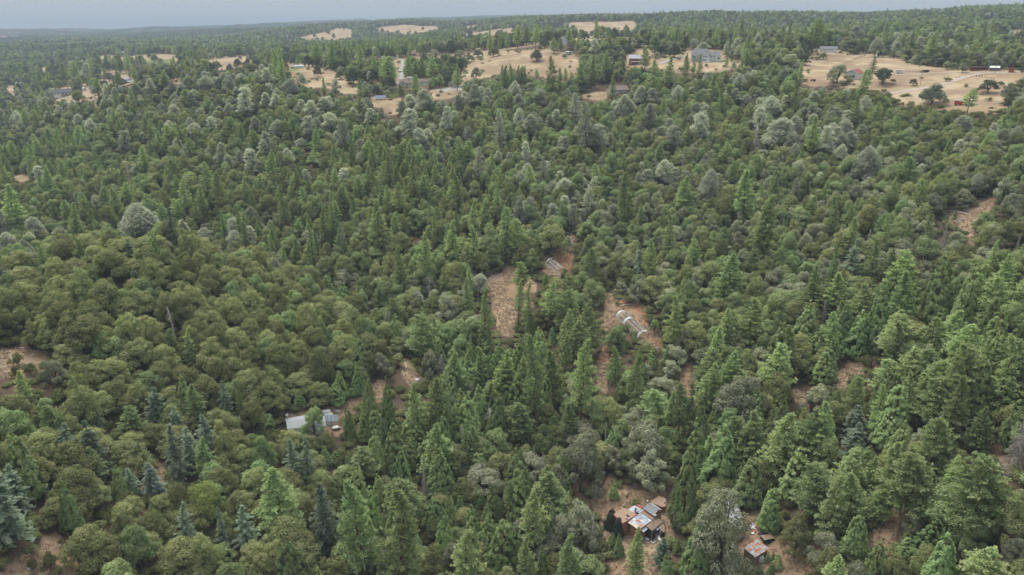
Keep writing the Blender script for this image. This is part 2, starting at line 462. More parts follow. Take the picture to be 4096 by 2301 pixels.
def add_ob(name, data, parent=None):
    o = bpy.data.objects.new(name, data)
    COL.objects.link(o)
    if parent is not None: o.parent = parent
    return o

gv = np.stack([GX, GY, GZ], -1).reshape(-1, 3)
ii, jj = np.meshgrid(np.arange(NA - 1), np.arange(NR - 1), indexing='ij')
q = (ii * NR + jj)
gf = np.stack([q, q + 1, q + NR + 1, q + NR], -1).reshape(-1, 4)[:, ::-1]
gme = bpy.data.meshes.new('ground')
gme.vertices.add(len(gv)); gme.vertices.foreach_set('co', gv.ravel())
gme.loops.add(gf.size); gme.loops.foreach_set('vertex_index', gf.ravel())
gme.polygons.add(len(gf)); gme.polygons.foreach_set('loop_start', np.arange(len(gf)) * 4)
gme.polygons.foreach_set('use_smooth', np.ones(len(gf), bool))
gme.update(calc_edges=True)
jx, jy = GX + fbm(GX, GY, 9, 21) * np.clip(RG / 110, 1, 7), GY + fbm(GX, GY, 9, 31) * np.clip(RG / 110, 1, 9)
cg = in_any(PG + PF, jx, jy).astype(float)
far = (RG > 1300)
patch = fbm(GX, GY, 900, 40) + 0.35 * fbm(GX, GY, 260, 41)
goldfar = np.clip((patch - np.interp(RG, [1300, 2500, 4000, 9000], [0.60, 0.40, 0.34, 0.40])) * 6, 0, 1) * far
goldfar = goldfar * np.where(ag > math.radians(9), 0.25, 1)
cg = np.maximum(cg, goldfar)
sav = np.clip((RG - 560) / 90, 0, 1) * np.clip((1500 - RG) / 300, 0, 1) * np.clip(fbm(GX, GY, 70, 61) * 2 + .75, 0, 1)   # ridge-top savanna: dry grass between the trees
cg = np.maximum(cg, sav * .85)
cs = in_any(PS, jx, jy).astype(float)
cn = in_any(PN, jx, jy).astype(float)
def blur(G):
    P = np.pad(G, 1, mode='edge')
    return (P[:-2, 1:-1] + P[2:, 1:-1] + P[1:-1, :-2] + P[1:-1, 2:] + 2 * P[1:-1, 1:-1]) / 6
COVER_G = np.maximum(in_any(PG + PF, jx, jy).astype(float), goldfar)
at = gme.color_attributes.new('cover', 'FLOAT_COLOR', 'POINT')
at.data.foreach_set('color', np.stack([blur(cg), blur(cs), blur(cn), np.ones_like(cg)], -1).astype(np.float32).ravel())
ru = gme.attributes.new('russet', 'FLOAT', 'POINT'); ru.data.foreach_set('value', np.clip((520 - RG) / 60, 0, 1).astype(np.float32).ravel())
M['ground'] = ground_material()
gme.materials.append(M['ground'])
ground = add_ob('ground', gme)
ground['kind'] = 'structure'
ground['label'] = 'hilly ground of dry tan grass, red soil and forest litter'

def sample(G, x, y):
    return bilin(G, *grid_ij(np.asarray(x, float), np.asarray(y, float)))
# ------------------------------------------------------------------ tree prototypes (built near unit metres, leaf sprays as small faces)
def rand_dirs(n, rng):
    v = rng.normal(size=(n, 3)); return v / np.linalg.norm(v, axis=1, keepdims=True)

def quads(C, Nn, T, S, A, rng):
    """small leaf faces: centres C, normals Nn, along T, half length S, aspect A"""
    Nn = Nn / np.maximum(np.linalg.norm(Nn, axis=1, keepdims=True), 1e-6)
    T = T - (T * Nn).sum(1, keepdims=True) * Nn
    T = T / np.maximum(np.linalg.norm(T, axis=1, keepdims=True), 1e-6)
    B = np.cross(Nn, T)
    S = S[:, None]; A = A[:, None]
    j = lambda: rng.uniform(0.65, 1.15, size=S.shape)
    v = np.stack([C + T * S * j() + B * S * A * .25, C + B * S * A * j() - Nn * S * .2, C - T * S * j() - B * S * A * .25, C - B * S * A * j() - Nn * S * .2], 1)
    return v.reshape(-1, 3)

def quad_mesh(name, V, tint, mat):
    n = len(V) // 4
    me = bpy.data.meshes.new(name)
    me.vertices.add(n * 4); me.vertices.foreach_set('co', V.astype(np.float32).ravel())
    me.loops.add(n * 4); me.loops.foreach_set('vertex_index', np.arange(n * 4))
    me.polygons.add(n); me.polygons.foreach_set('loop_start', np.arange(n) * 4)
    me.update(calc_edges=True)
    a = me.attributes.new('tint', 'FLOAT', 'FACE'); a.data.foreach_set('value', np.clip(tint, 0, 1).astype(np.float32))
    me.materials.append(mat)
    return me

class Tubes:
    def __init__(self): self.v, self.f = [], []
    def tube(self, pts, rad, n=5):
        pts = [Vector(p) for p in pts]
        if not hasattr(rad, '__len__'): rad = [rad] * len(pts)
        b0 = len(self.v)
        for k, p in enumerate(pts):
            d = (pts[min(k + 1, len(pts) - 1)] - pts[max(k - 1, 0)]).normalized()
            x = d.orthogonal().normalized(); y = d.cross(x)
            for i in range(n):
                a = 2 * PI * i / n
                self.v.append(tuple(p + (x * math.cos(a) + y * math.sin(a)) * rad[k]))
        for k in range(len(pts) - 1):
            for i in range(n):
                a, b = b0 + k * n + i, b0 + k * n + (i + 1) % n
                self.f.append((a, b, b + n, a + n))
        self.f.append(tuple(b0 + (len(pts) - 1) * n + i for i in range(n)))
    def mesh(self, name, mat): 
        me = mesh_from(name, self.v, self.f, [mat]); me.shade_smooth(); return me

def lean_path(h, lean, rng, k=5, x0=0, y0=0, z0=0):
    a = rng.uniform(0, 2 * PI)
    return [(x0 + math.cos(a) * lean * h * (t ** 1.5) + rng.normal() * .02 * h * t, y0 + math.sin(a) * lean * h * (t ** 1.5) + rng.normal() * .02 * h * t, z0 + h * t) for t in np.linspace(0, 1, k)]

def make_oak(seed, mat, nleaf=8600, sz=0.175, open_=False, spread=1.0, tall=1.0):
    rng = np.random.default_rng(seed)
    R, H = 5.0 * spread, 9.5 * tall
    nl = 40 if not open_ else 30
    L, rad = [], []
    for i in range(nl):
        t = rng.uniform(0, 1) ** .8
        a = i * 2.399963 + rng.normal() * .35
        zc = H * (0.22 + 0.60 * (1 - t ** 1.6) + rng.normal() * .06)
        rr = R * (0.12 + 0.66 * t) * rng.uniform(.85, 1.12)
        L.append((rr * math.cos(a), rr * math.sin(a), zc)); rad.append(R * rng.uniform(.15, .31) * (0.92 if open_ else 1))
    L, rad = np.array(L), np.array(rad)
    pr = rad ** 2 / (rad ** 2).sum()
    k = rng.choice(nl, size=nleaf * 2, p=pr)
    d = rand_dirs(nleaf * 2, rng)
    # sub-lobes give each clump a cauliflower edge
    sub = rand_dirs(nl * 14, rng).reshape(nl, 14, 3)
    sd = np.einsum('nij,nj->ni', sub[k], d).max(1)
    rr = rad[k] * (0.60 + 0.54 * np.clip((sd - .66) / .34, 0, 1)) * rng.uniform(.78, 1.12, nleaf * 2)
    C = L[k] + d * rr[:, None] * np.array([1, 1, .85])
    dist = np.linalg.norm((C[:, None, :] - L[None]) / np.array([1, 1, .85]), axis=2) / rad
    keep = ((dist < .66).sum(1) <= 0) | (rng.uniform(size=len(C)) < .10)
    keep &= (C[:, 2] > H * .06) & ((d[:, 2] > -.55) | (rng.uniform(size=len(C)) < .35))
    C, d, k, sd = C[keep][:nleaf], d[keep][:nleaf], k[keep][:nleaf], sd[keep][:nleaf]
    n = len(C)
    Nn = d + rand_dirs(n, rng) * .5 + np.array([0, 0, .45])
    S = rng.uniform(.6, 1.3, n) * sz
    lt = rng.uniform(0, .2, nl) + .3 * (rng.uniform(size=nl) < .2)
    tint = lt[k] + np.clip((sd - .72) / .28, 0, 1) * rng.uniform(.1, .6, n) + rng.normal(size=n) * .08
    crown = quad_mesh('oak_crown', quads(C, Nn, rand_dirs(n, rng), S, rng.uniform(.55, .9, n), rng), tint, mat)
    T = Tubes()
    fork = H * .22
    T.tube([(0, 0, -1.2), (rng.normal() * .1, rng.normal() * .1, fork * .5), (0, 0, fork)], [.36, .28, .26], 7)
    for i in rng.choice(nl, 9, replace=False):
        p = L[i]; m = p * .5 + np.array([rng.normal() * .4, rng.normal() * .4, fork * .6 + .4])
        T.tube([(0, 0, fork * .9), tuple(m), tuple(p)], [.2, .12, .04], 5)
    return crown, T.mesh('oak_trunk', M['bark_oak'])

def tufts(P, D, m, ln, wd, rng, up=.6, spread=.85):
    n = len(P)
    C0 = np.repeat(P, m, 0); D0 = np.repeat(D, m, 0)
    dr = rand_dirs(n * m, rng) * spread + D0 * .5 + np.array([0, 0, up])
    dr /= np.linalg.norm(dr, axis=1, keepdims=True)
    S = rng.uniform(.7, 1.2, n * m) * ln * .5
    C = C0 + dr * S[:, None] * 1.1
    Nn = np.cross(dr, np.cross(np.array([0, 0, 1.0]) + rand_dirs(n * m, rng) * .7, dr))
    return quads(C, Nn, dr, S, np.full(n * m, wd / ln), rng)

def make_pine(seed, mat, H=20.0, R=3.7, nb=115, m=9, bare=.2, ln=.62, wd=.27, sp=.56, top=.8, lean=.015, flat=0.0):
    rng = np.random.default_rng(seed)
    path = lean_path(H, lean, rng, 6)
    pz = np.array([p[2] for p in path]); px = np.array([p[0] for p in path]); py = np.array([p[1] for p in path])
    T = Tubes(); T.tube([(0, 0, -1.5)] + path, [.33, .31] + [.28 - .25 * t for t in np.linspace(.2, 1, 5)], 7)
    P, D, tn = [], [], []
    az_bias = rng.uniform(.75, 1.15, 8)
    for i in range(nb):
        t = (i + rng.uniform()) / nb
        z = H * (bare + (1 - bare) * t * .985)
        prof = min(1.0, .45 + 3.2 * t) * (1 - t ** 1.25) ** top
        a = i * 2.399963 + rng.normal() * .25
        l = max(.35, R * prof * rng.uniform(.72, 1.12) * az_bias[int((a % (2 * PI)) / (2 * PI) * 8) % 8])
        if rng.uniform() < .08: l *= .45
        el = -.12 + .75 * t + rng.normal() * .12
        d = np.array([math.cos(a) * math.cos(el), math.sin(a) * math.cos(el), math.sin(el)])
        o = np.array([np.interp(z, pz, px), np.interp(z, pz, py), z])
        T.tube([tuple(o), tuple(o + d * l * .9)], [.06 * (1.2 - t), .02], 3)
        side = np.cross(d, (0, 0, 1.0)); side /= max(1e-6, np.linalg.norm(side))
        k = max(2, int(l / sp * 1.6))
        for q in range(k):
            f = .3 + .7 * (q + rng.uniform()) / k
            p = o + d * l * f + side * rng.normal() * .28 * l * f * .6 + np.array([0, 0, abs(rng.normal()) * .12 + .18 * f * f * l * .4])
            P.append(p); D.append(d); tn.append(.05 + .6 * f * f * rng.uniform(.4, 1))
    P.append(np.array([path[-1][0], path[-1][1], H])); D.append(np.array([0, 0, 1.])); tn.append(.3)
    P, D, tn = np.array(P), np.array(D), np.array(tn)
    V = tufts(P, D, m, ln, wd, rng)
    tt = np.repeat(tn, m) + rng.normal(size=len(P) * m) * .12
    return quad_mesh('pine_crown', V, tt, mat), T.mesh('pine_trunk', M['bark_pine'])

def make_gray(seed, mat, H=16.0, R=3.6, nl=15, m=8, narrow=False):
    rng = np.random.default_rng(seed)
    T = Tubes()
    fork = H * rng.uniform(.3, .45)
    ln = rng.uniform(.03, .12)
    base = lean_path(fork, ln, rng, 4)
    T.tube([(0, 0, -1.5)] + base, [.3, .27, .24, .21, .2], 6)
    bx, by = base[-1][0], base[-1][1]
    P, tn, D = [], [], []
    for i in range(nl):
        t = (i + rng.uniform()) / nl
        z = H * (.32 + .63 * t)
        a = i * 2.399963 + rng.normal() * .4
        rr = R * (.15 + .62 * (1 - t) ** .7) * rng.uniform(.5, 1.1)
        if t > .85: rr *= .3
        c = np.array([bx * 1.6 + rr * math.cos(a), by * 1.6 + rr * math.sin(a), z])
        T.tube([(bx, by, fork * .95), tuple((c + np.array([bx, by, fork])) * .5 + rng.normal(size=3) * .3), tuple(c)], [.15, .09, .03], 4)
        r = R * rng.uniform(.3, .48) * (1 - .35 * t)
        k = int(38 * (r / 1.4) ** 2) + 8
        d = rand_dirs(k, rng); d[:, 2] = np.abs(d[:, 2]) * .9 - .25
        P.append(c + d * r * rng.uniform(.5, 1.25, (k, 1)) * np.array([1, 1, 1.3])); D.append(d)
        tn.append(rng.uniform(0, .3) + rng.uniform(0, .35, k))
    P, D, tn = np.concatenate(P), np.concatenate(D), np.concatenate(tn)
    V = tufts(P, D, m, .62, .24, rng, .5, .9)
    return quad_mesh('pine_crown', V, np.repeat(tn, m) + rng.normal(size=len(P) * m) * .08, mat), T.mesh('pine_trunk', M['bark_grey'])

def make_cedar(seed, mat, H=14.0, R=2.3, nq=7600, nc=260, taper=.85, sz=.21):
    rng = np.random.default_rng(seed)
    t = 1 - np.sqrt(rng.uniform(size=nc)) * .995
    t = np.clip(t, 0, 1)
    a = np.arange(nc) * 2.399963 + rng.normal(size=nc) * .3
    lob = 1 + .16 * np.sin(a * 3 + rng.uniform(0, 6)) + rng.normal(size=nc) * .1
    prof = (1 - t) ** taper * np.minimum(1, .6 + t * 3.2)
    r = R * prof * lob + .08
    C0 = np.stack([r * np.cos(a), r * np.sin(a), H * (.045 + .955 * t)], 1)
    k = rng.integers(0, nc, nq)
    sc = (.22 + .55 * (prof[k]))[:, None]
    d = rand_dirs(nq, rng)
    C = C0[k] + d * sc * np.array([.6, .6, 1.0]) * rng.uniform(.5, 1, (nq, 1))
    rad = np.stack([np.cos(a[k]), np.sin(a[k]), np.full(nq, .35)], 1)
    Nn = rad + rand_dirs(nq, rng) * .5 + np.array([0, 0, .3])
    Tn = np.array([0, 0, 1.0]) + rad * .35 + rand_dirs(nq, rng) * .4
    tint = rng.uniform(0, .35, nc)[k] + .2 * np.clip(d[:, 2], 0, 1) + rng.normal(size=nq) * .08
    V = quads(C, Nn, Tn, rng.uniform(.7, 1.3, nq) * sz, np.full(nq, .6), rng)
    T = Tubes(); T.tube([(0, 0, -1.5), (0, 0, H * .3), (0, 0, H * .95)], [.3, .22, .03], 6)
    return quad_mesh('cedar_crown', V, tint, mat), T.mesh('cedar_trunk', M['bark_pine'])

def make_fir(seed, mat, H=18.0, R=4.0, wh=15, per=7, bare=.1):
    rng = np.random.default_rng(seed)
    T = Tubes(); T.tube([(0, 0, -1.5), (0, 0, H * .4), (0, 0, H)], [.32, .22, .03], 6)
    C, Nn, Tn, tn = [], [], [], []
    for w in range(wh):
        t = w / (wh - 1)
        z = H * (bare + (1 - bare) * t * .97) + rng.normal() * .25 * (t < .9)
        for b in range(per):
            a = 2 * PI * b / per + w * .7 + rng.normal() * .15
            l = R * ((1 - t) ** .8 + .07) * rng.uniform(.5, 1.2)
            if rng.uniform() < .1: continue
            el0 = .25 + .5 * t
            k = int(12 + 30 * l / R)
            f = rng.uniform(.15, 1, k)
            x = l * f; dz = l * (math.sin(el0) * f - .42 * f * f)
            side = rng.uniform(-1, 1, k) * .34 * l * (1.05 - f) + rng.normal(size=k) * .1
            ca, sa = math.cos(a), math.sin(a)
            C.append(np.stack([ca * x - sa * side, sa * x + ca * side, z + rng.normal() * .25 + dz - np.abs(side) * .15 + rng.normal(size=k) * .1], 1))
            Nn.append(np.stack([rng.normal(size=k) * .35 + ca * .3, rng.normal(size=k) * .35 + sa * .3, np.ones(k)], 1))
            sg = np.sign(side)
            Tn.append(np.stack([ca - sa * sg * .8, sa + ca * sg * .8, np.full(k, -.2)], 1))
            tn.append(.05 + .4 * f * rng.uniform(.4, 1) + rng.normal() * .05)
            T.tube([(0, 0, z), (ca * l * .8, sa * l * .8, z + l * (math.sin(el0) * .8 - .27))], [.05, .015], 3)
    C, Nn, Tn, tn = map(np.concatenate, (C, Nn, Tn, tn))
    n = len(C)
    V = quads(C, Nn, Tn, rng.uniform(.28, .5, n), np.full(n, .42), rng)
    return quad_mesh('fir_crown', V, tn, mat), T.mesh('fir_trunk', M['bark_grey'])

def make_snag(seed, H=14.0, nb=60, R=2.0, shaggy=False):
    rng = np.random.default_rng(seed)
    T = Tubes(); T.tube([(0, 0, -1.5), (0, 0, H * .5), (rng.normal() * .3, rng.normal() * .3, H)], [.28, .2, .05], 6)
    B = Tubes()
    for i in range(nb):
        t = rng.uniform(.12, .97); a = rng.uniform(0, 2 * PI); l = R * (1.1 - t) * rng.uniform(.4, 1.1) + .3
        d = np.array([math.cos(a), math.sin(a), 0])
        o = np.array([0, 0, H * t])
        p1 = o + d * l * .6 + np.array([0, 0, rng.normal() * .15]); p2 = o + d * l + np.array([0, 0, -.25 * l + rng.normal() * .3])
        B.tube([tuple(o), tuple(p1), tuple(p2)], [.085, .055, .02], 3)
        for _ in range(8 if shaggy else 1):
            q = p1 + (p2 - p1) * rng.uniform(0, 1); e = q + rand_dirs(1, rng)[0] * l * .4 + np.array([0, 0, -.25 * l])
            B.tube([tuple(q), tuple(e)], [.045, .015], 3)
    return B.mesh('bare_branches', M['deadwood']), T.mesh('dead_trunk', M['deadwood'])

def make_shrub(seed, mat, nleaf=900, R=1.3, H=1.7):
    rng = np.random.default_rng(seed)
    nl = 9
    L = np.stack([rng.normal(size=nl) * R * .42, rng.normal(size=nl) * R * .42, H * rng.uniform(.25, .62, nl)], 1)
    k = rng.integers(0, nl, nleaf); d = rand_dirs(nleaf, rng); d[:, 2] = np.abs(d[:, 2]) * 1.1 - .25
    C = L[k] + d * R * .5 * rng.uniform(.6, 1.08, (nleaf, 1))
    C[:, 2] = np.maximum(C[:, 2], .05)
    V = quads(C, d + rand_dirs(nleaf, rng) * .7, rand_dirs(nleaf, rng), rng.uniform(.1, .2, nleaf), np.full(nleaf, .6), rng)
    T = Tubes()
    for i in range(5): T.tube([(0, 0, -.3), tuple(L[i] * .9)], [.05, .02], 4)
    return quad_mesh('shrub_foliage', V, rng.uniform(0, .3, nl)[k] + rng.uniform(0, .3, nleaf), mat), T.mesh('shrub_stems', M['bark_oak'])

PROTO = {   # species -> list of (crown, trunk, nominal height, nominal radius)
 'live': [make_oak(s, M['f_live']) + (9.5, 5.0) for s in (1, 2, 3, 4)] + [make_oak(5, M['f_live'], tall=1.3, spread=.95) + (12.3, 4.75)],
 'green': [make_oak(s, M['f_green'], sz=.185) + (9.5, 5.0) for s in (11, 12, 13)] + [make_oak(14, M['f_green'], tall=1.35, open_=True) + (12.8, 5.0)],
 'blue': [make_oak(s, M['f_blue'], 7600, .17, True) + (9.5, 5.0) for s in (21, 22, 23)] + [make_oak(24, M['f_blue'], 10000, .17, True, 1.1, 1.35) + (12.8, 5.5)],
 'pine': [make_pine(31, M['f_pine']) + (20, 3.7), make_pine(32, M['f_pine'], 20, 3.3, 85, bare=.3) + (20, 3.3), make_pine(33, M['f_pine'], 20, 4.1, 105, bare=.12) + (20, 4.1),
          make_pine(34, M['f_pine'], 20, 3.0, 70, bare=.42, top=.6) + (20, 3.0), make_pine(35, M['f_pine'], 20, 3.5, 90, bare=.08, top=.95) + (20, 3.5), make_pine(37, M['f_pine'], 20, 5.2, 135, bare=.15, top=.75) + (20, 5.2), make_pine(38, M['f_pine'], 20, 6.0, 150, bare=.1, top=.9) + (20, 6.0), make_pine(39, M['f_pine'], 20, 4.6, 100, bare=.3, top=.5, lean=.04) + (20, 4.6)],
 'gray': [make_gray(41, M['f_gray']) + (16, 3.6), make_gray(42, M['f_gray'], 16, 3.2, 12) + (16, 3.2), make_gray(43, M['f_gray'], 16, 4.0, 18) + (16, 4.0),
          make_pine(44, M['f_gray'], 16, 2.9, 75, 8, .14, .6, .24, .55, .62, .05) + (16, 2.9), make_pine(45, M['f_gray'], 16, 3.3, 80, 8, .2, .6, .24, .55, .5, .04) + (16, 3.3), make_gray(46, M['f_gray'], 16, 6.5, 36) + (16, 6.5), make_gray(47, M['f_gray'], 16, 5.0, 26) + (16, 5.0)],
 'cedar': [make_cedar(51, M['f_cedar']) + (14, 2.3), make_cedar(52, M['f_cedar'], 14, 2.8, 8600, 300, .8) + (14, 2.8), make_cedar(53, M['f_cedar'], 14, 2.5, 8000, 240, .7) + (14, 2.5)],
 'fir': [make_fir(61, M['f_fir']) + (18, 4.0), make_fir(62, M['f_fir'], 18, 3.4, 20, 6) + (18, 3.4), make_fir(63, M['f_fir'], 18, 4.4, 15, 8, .05) + (18, 4.4)],
 'snag': [make_snag(71) + (14, 2.0), make_snag(72, 14, 45, 1.5) + (14, 1.5), make_snag(73, 14, 170, 3.2, True) + (14, 3.2)],
 'shrub': [make_shrub(s, M['f_shrub']) + (1.7, 1.3) for s in (81, 82, 83)],
}
PROTO['dark'] = [make_oak(s, M['f_dark']) + (9.5, 5.0) for s in (18, 19)] + [make_oak(20, M['f_dark'], tall=1.2, open_=True) + (11.4, 5.0)]
M['f_cypress'] = foliage('cypress_sprays', (0.020, 0.034, 0.022), (0.024, 0.036, 0.024), (0.05, 0.06, 0.045), .1, .01, .1)
M['f_rust'] = foliage('rusty_leaves', (0.20, 0.085, 0.03), (0.17, 0.09, 0.035), (0.28, 0.15, 0.06), .2, .01, .1)
M['f_tan'] = foliage('withered_needles', (0.36, 0.20, 0.09), (0.36, 0.20, 0.09), (0.44, 0.28, 0.14), .2, .01, .1)
M['f_lime'] = foliage('lime_leaves', (0.125, 0.155, 0.028), (0.13, 0.16, 0.030), (0.21, 0.23, 0.06), .25, .01, .1)
M['f_bright'] = foliage('bright_leaves', (0.13, 0.20, 0.03), (0.13, 0.20, 0.03), (0.22, 0.28, 0.07), .3, .01, .1)
M['f_silver'] = foliage('silver_needles', (0.125, 0.155, 0.122), (0.125, 0.155, 0.122), (0.22, 0.255, 0.205), .2, .01, .1)
PROTO['cypress'] = [make_cedar(54, M['f_cypress'], 8, 1.25, 3600, 150, .75, .2) + (8, 1.25)]
PROTO['lime'] = [make_oak(15, M['f_lime'], 8000, .16, tall=1.1) + (10.4, 5.0)]
PROTO['bright'] = [make_oak(16, M['f_bright'], 5000, .2) + (9.5, 5.0)]
PROTO['rust'] = [make_oak(17, M['f_rust'], 5000, .2) + (9.5, 5.0)]
PROTO['shag'] = [make_snag(74, 16, 190, 5.0, True) + (16, 5.0)]
PROTO['silver'] = [make_fir(64, M['f_silver'], 11, 3.1, 15, 8, .04) + (11, 3.1)]
PROTO['tan'] = [make_pine(36, M['f_tan'], 12, 1.3, 40, 8, .2) + (12, 1.3)]
PROTO['thuja'] = [make_cedar(55, M['f_cedar'], 9, 1.2, 3800, 160, .45, .2) + (9, 1.2)]

# ------------------------------------------------------------------ trees one can point to in the photograph: (species, x, top y, base y, width) in photo pixels
HAND = []

M['f_dry'] = foliage('dry_grass_blades', (0.27, 0.19, 0.12), (0.22, 0.145, 0.09), (0.34, 0.26, 0.17), .2, .01, .25, (2.6, 2.6, 2.2))
def make_tuft(seed):
    rng = np.random.default_rng(seed); n = 46
    a = rng.uniform(0, 6.283, n); r = np.sqrt(rng.uniform(size=n)) * .55
    C = np.stack([r * np.cos(a), r * np.sin(a), rng.uniform(.08, .3, n)], 1)
    T = np.stack([rng.normal(size=n) * .5, rng.normal(size=n) * .5, np.ones(n)], 1)
    return quad_mesh('grass_tuft', quads(C, rand_dirs(n, rng), T, rng.uniform(.12, .3, n), np.full(n, .35), rng), rng.uniform(0, 1, n), M['f_dry'])
def H(x0, y0, txt):
    for item in txt.split(';'):
        w = item.split()
        if len(w) < 5: continue
        zx, t, b, wd = map(float, w[1:5])
        HAND.append((w[0], x0 + zx * .4285, y0 + t * .4285, y0 + b * .4285, wd * .4285))

H(0, 0, '''pine 855 490 660 60;pine 930 490 650 90;pine 1000 500 660 80;pine 1130 500 690 90;pine 1210 500 690 80;pine 1285 515 600 60;pine 970 430 510 45;pine 1100 440 510 60;pine 1220 425 510 60;pine 1300 440 510 45;
pine 1345 430 510 60;pine 1635 415 520 65;pine 620 590 760 80;pine 720 570 760 110;gray 820 580 760 90;pine 390 640 780 80;pine 470 620 780 70;pine 920 730 910 90;pine 1550 660 830 90;pine 2000 565 640 60;pine 2140 600 650 45;pine 1915 480 570 45;
green 70 720 810 100;green 1020 675 760 140;bright 735 775 850 70;bright 495 845 915 70;green 1395 490 540 50;blue 1510 540 610 70;green 2245 520 560 40;green 2345 510 570 50;
gray 760 1065 1200 95;gray 1200 1200 1440 130;gray 1840 1150 1310 140;gray 2330 800 1100 170;gray 2160 960 1090 90;gray 1920 710 850 150;gray 2510 630 790 120;gray 1800 850 1000 110;gray 2400 1090 1230 80;gray 2490 860 1010 90;gray 2000 1080 1260 110;gray 2490 1230 1440 110;gray 2080 1330 1447 100;gray 1355 1230 1350 100;gray 145 1160 1220 55;gray 490 925 990 60;gray 1000 780 900 60;gray 1410 730 860 90;gray 1170 820 900 60;gray 1590 820 920 110;gray 1520 960 1040 70;blue 1340 910 1010 140;blue 1400 690 780 200;live 2350 590 680 220''')
H(1000, 0, '''pine 250 460 720 110;pine 310 460 760 110;pine 630 400 630 110;pine 760 400 650 120;pine 890 440 670 110;pine 1040 430 650 120;pine 1165 490 690 110;pine 1290 530 830 170;pine 1480 500 740 120;pine 1610 520 740 100;pine 1700 520 760 130;pine 1935 600 850 80;pine 1030 735 920 75;pine 695 725 860 70;pine 1420 790 950 90;pine 1550 700 900 100;pine 2240 250 440 80;pine 2330 290 430 60;pine 2400 300 460 70;pine 2500 240 440 90;pine 2380 615 830 100;pine 2440 610 820 80;pine 2520 620 800 100;pine 1570 350 440 50;pine 1675 350 440 50;pine 1490 360 450 45;pine 1740 355 440 50;pine 1860 370 450 50;pine 1960 300 430 70;pine 2030 330 440 50;pine 2100 330 460 60;pine 455 400 480 40;pine 280 410 480 35;pine 330 415 480 35;pine 390 405 480 35;pine 1110 430 500 60;pine 1180 420 480 50;pine 1400 430 520 80;pine 1800 400 470 50;
green 635 610 720 105;green 840 640 740 100;green 970 630 790 180;green 1150 620 790 150;green 1980 520 660 110;green 2275 435 530 130;green 2130 460 530 110;blue 1960 460 540 140;blue 2110 620 730 110;blue 190 620 750 140;blue 1730 455 540 150;
gray 500 680 800 80;gray 790 730 920 100;gray 390 740 900 150;gray 2080 780 1000 150;gray 1640 830 1050 160;gray 1500 1010 1280 200;gray 1850 985 1230 120;gray 2330 1050 1400 130;gray 900 1100 1420 150;gray 775 1050 1240 150;gray 550 1070 1310 150;gray 720 900 1050 150;gray 590 930 1120 140;gray 1140 1000 1180 110;gray 975 1000 1130 80;gray 1040 1060 1150 70;gray 1230 1000 1120 80;gray 150 1230 1447 120;gray 260 1120 1270 150;gray 80 1090 1250 100;gray 250 880 1030 100;gray 160 860 1010 100;gray 1420 930 1090 100;gray 1500 880 1010 110;gray 1960 880 1050 110;gray 2480 760 860 80;gray 1660 1310 1410 70;gray 2120 1380 1447 70;gray 1770 950 1060 80;gray 490 1290 1370 110''')
H(2000, 0, '''pine 500 530 880 100;pine 560 640 920 90;pine 170 610 770 80;pine 230 610 790 80;pine 100 600 800 110;pine 20 610 800 60;pine 345 650 740 60;pine 610 640 760 60;pine 660 660 740 40;pine 740 590 860 110;pine 850 540 830 100;pine 990 490 760 150;pine 1045 670 900 100;pine 1560 530 810 110;pine 1720 500 700 100;pine 1800 540 700 60;pine 1850 500 680 80;pine 2115 530 620 60;pine 2290 490 640 90;pine 2400 530 620 50;pine 1350 440 640 110;pine 1430 560 900 110;pine 890 175 370 80;pine 160 235 480 90;pine 250 240 430 80;pine 330 230 470 90;pine 60 290 440 90;pine 640 280 470 70;pine 505 350 500 110;pine 565 340 480 80;thuja 780 495 600 80;pine 1185 255 350 50;pine 1610 285 400 60;pine 1670 290 400 50;pine 1810 290 390 50;pine 1860 280 390 60;pine 1990 290 390 60;pine 2160 270 360 50;pine 2250 190 360 90;pine 1960 690 950 120;pine 2060 830 1100 120;
green 340 460 570 130;green 420 350 450 120;live 780 430 530 140;shrub 600 500 545 40;bright 1170 500 600 100;green 1630 400 540 130;green 1500 410 530 120;green 1210 410 500 110;green 790 300 380 110;
gray 380 830 1000 140;gray 700 870 1150 150;gray 800 960 1390 150;gray 890 1150 1420 170;gray 1140 890 1110 180;gray 1390 960 1220 130;gray 1290 800 980 110;gray 1420 820 980 130;gray 290 770 870 110;gray 140 760 900 100;gray 1600 1160 1420 160;gray 1860 1050 1320 170;gray 2190 820 970 130;gray 2300 880 990 100;gray 2480 910 1060 150;gray 2400 990 1250 140;gray 610 1270 1440 100;gray 240 1315 1447 90;snag 2370 1180 1447 120;gray 1795 810 900 110;gray 1800 360 460 100;gray 1900 395 480 110;gray 0 1060 1380 90;gray 2170 560 660 70''')
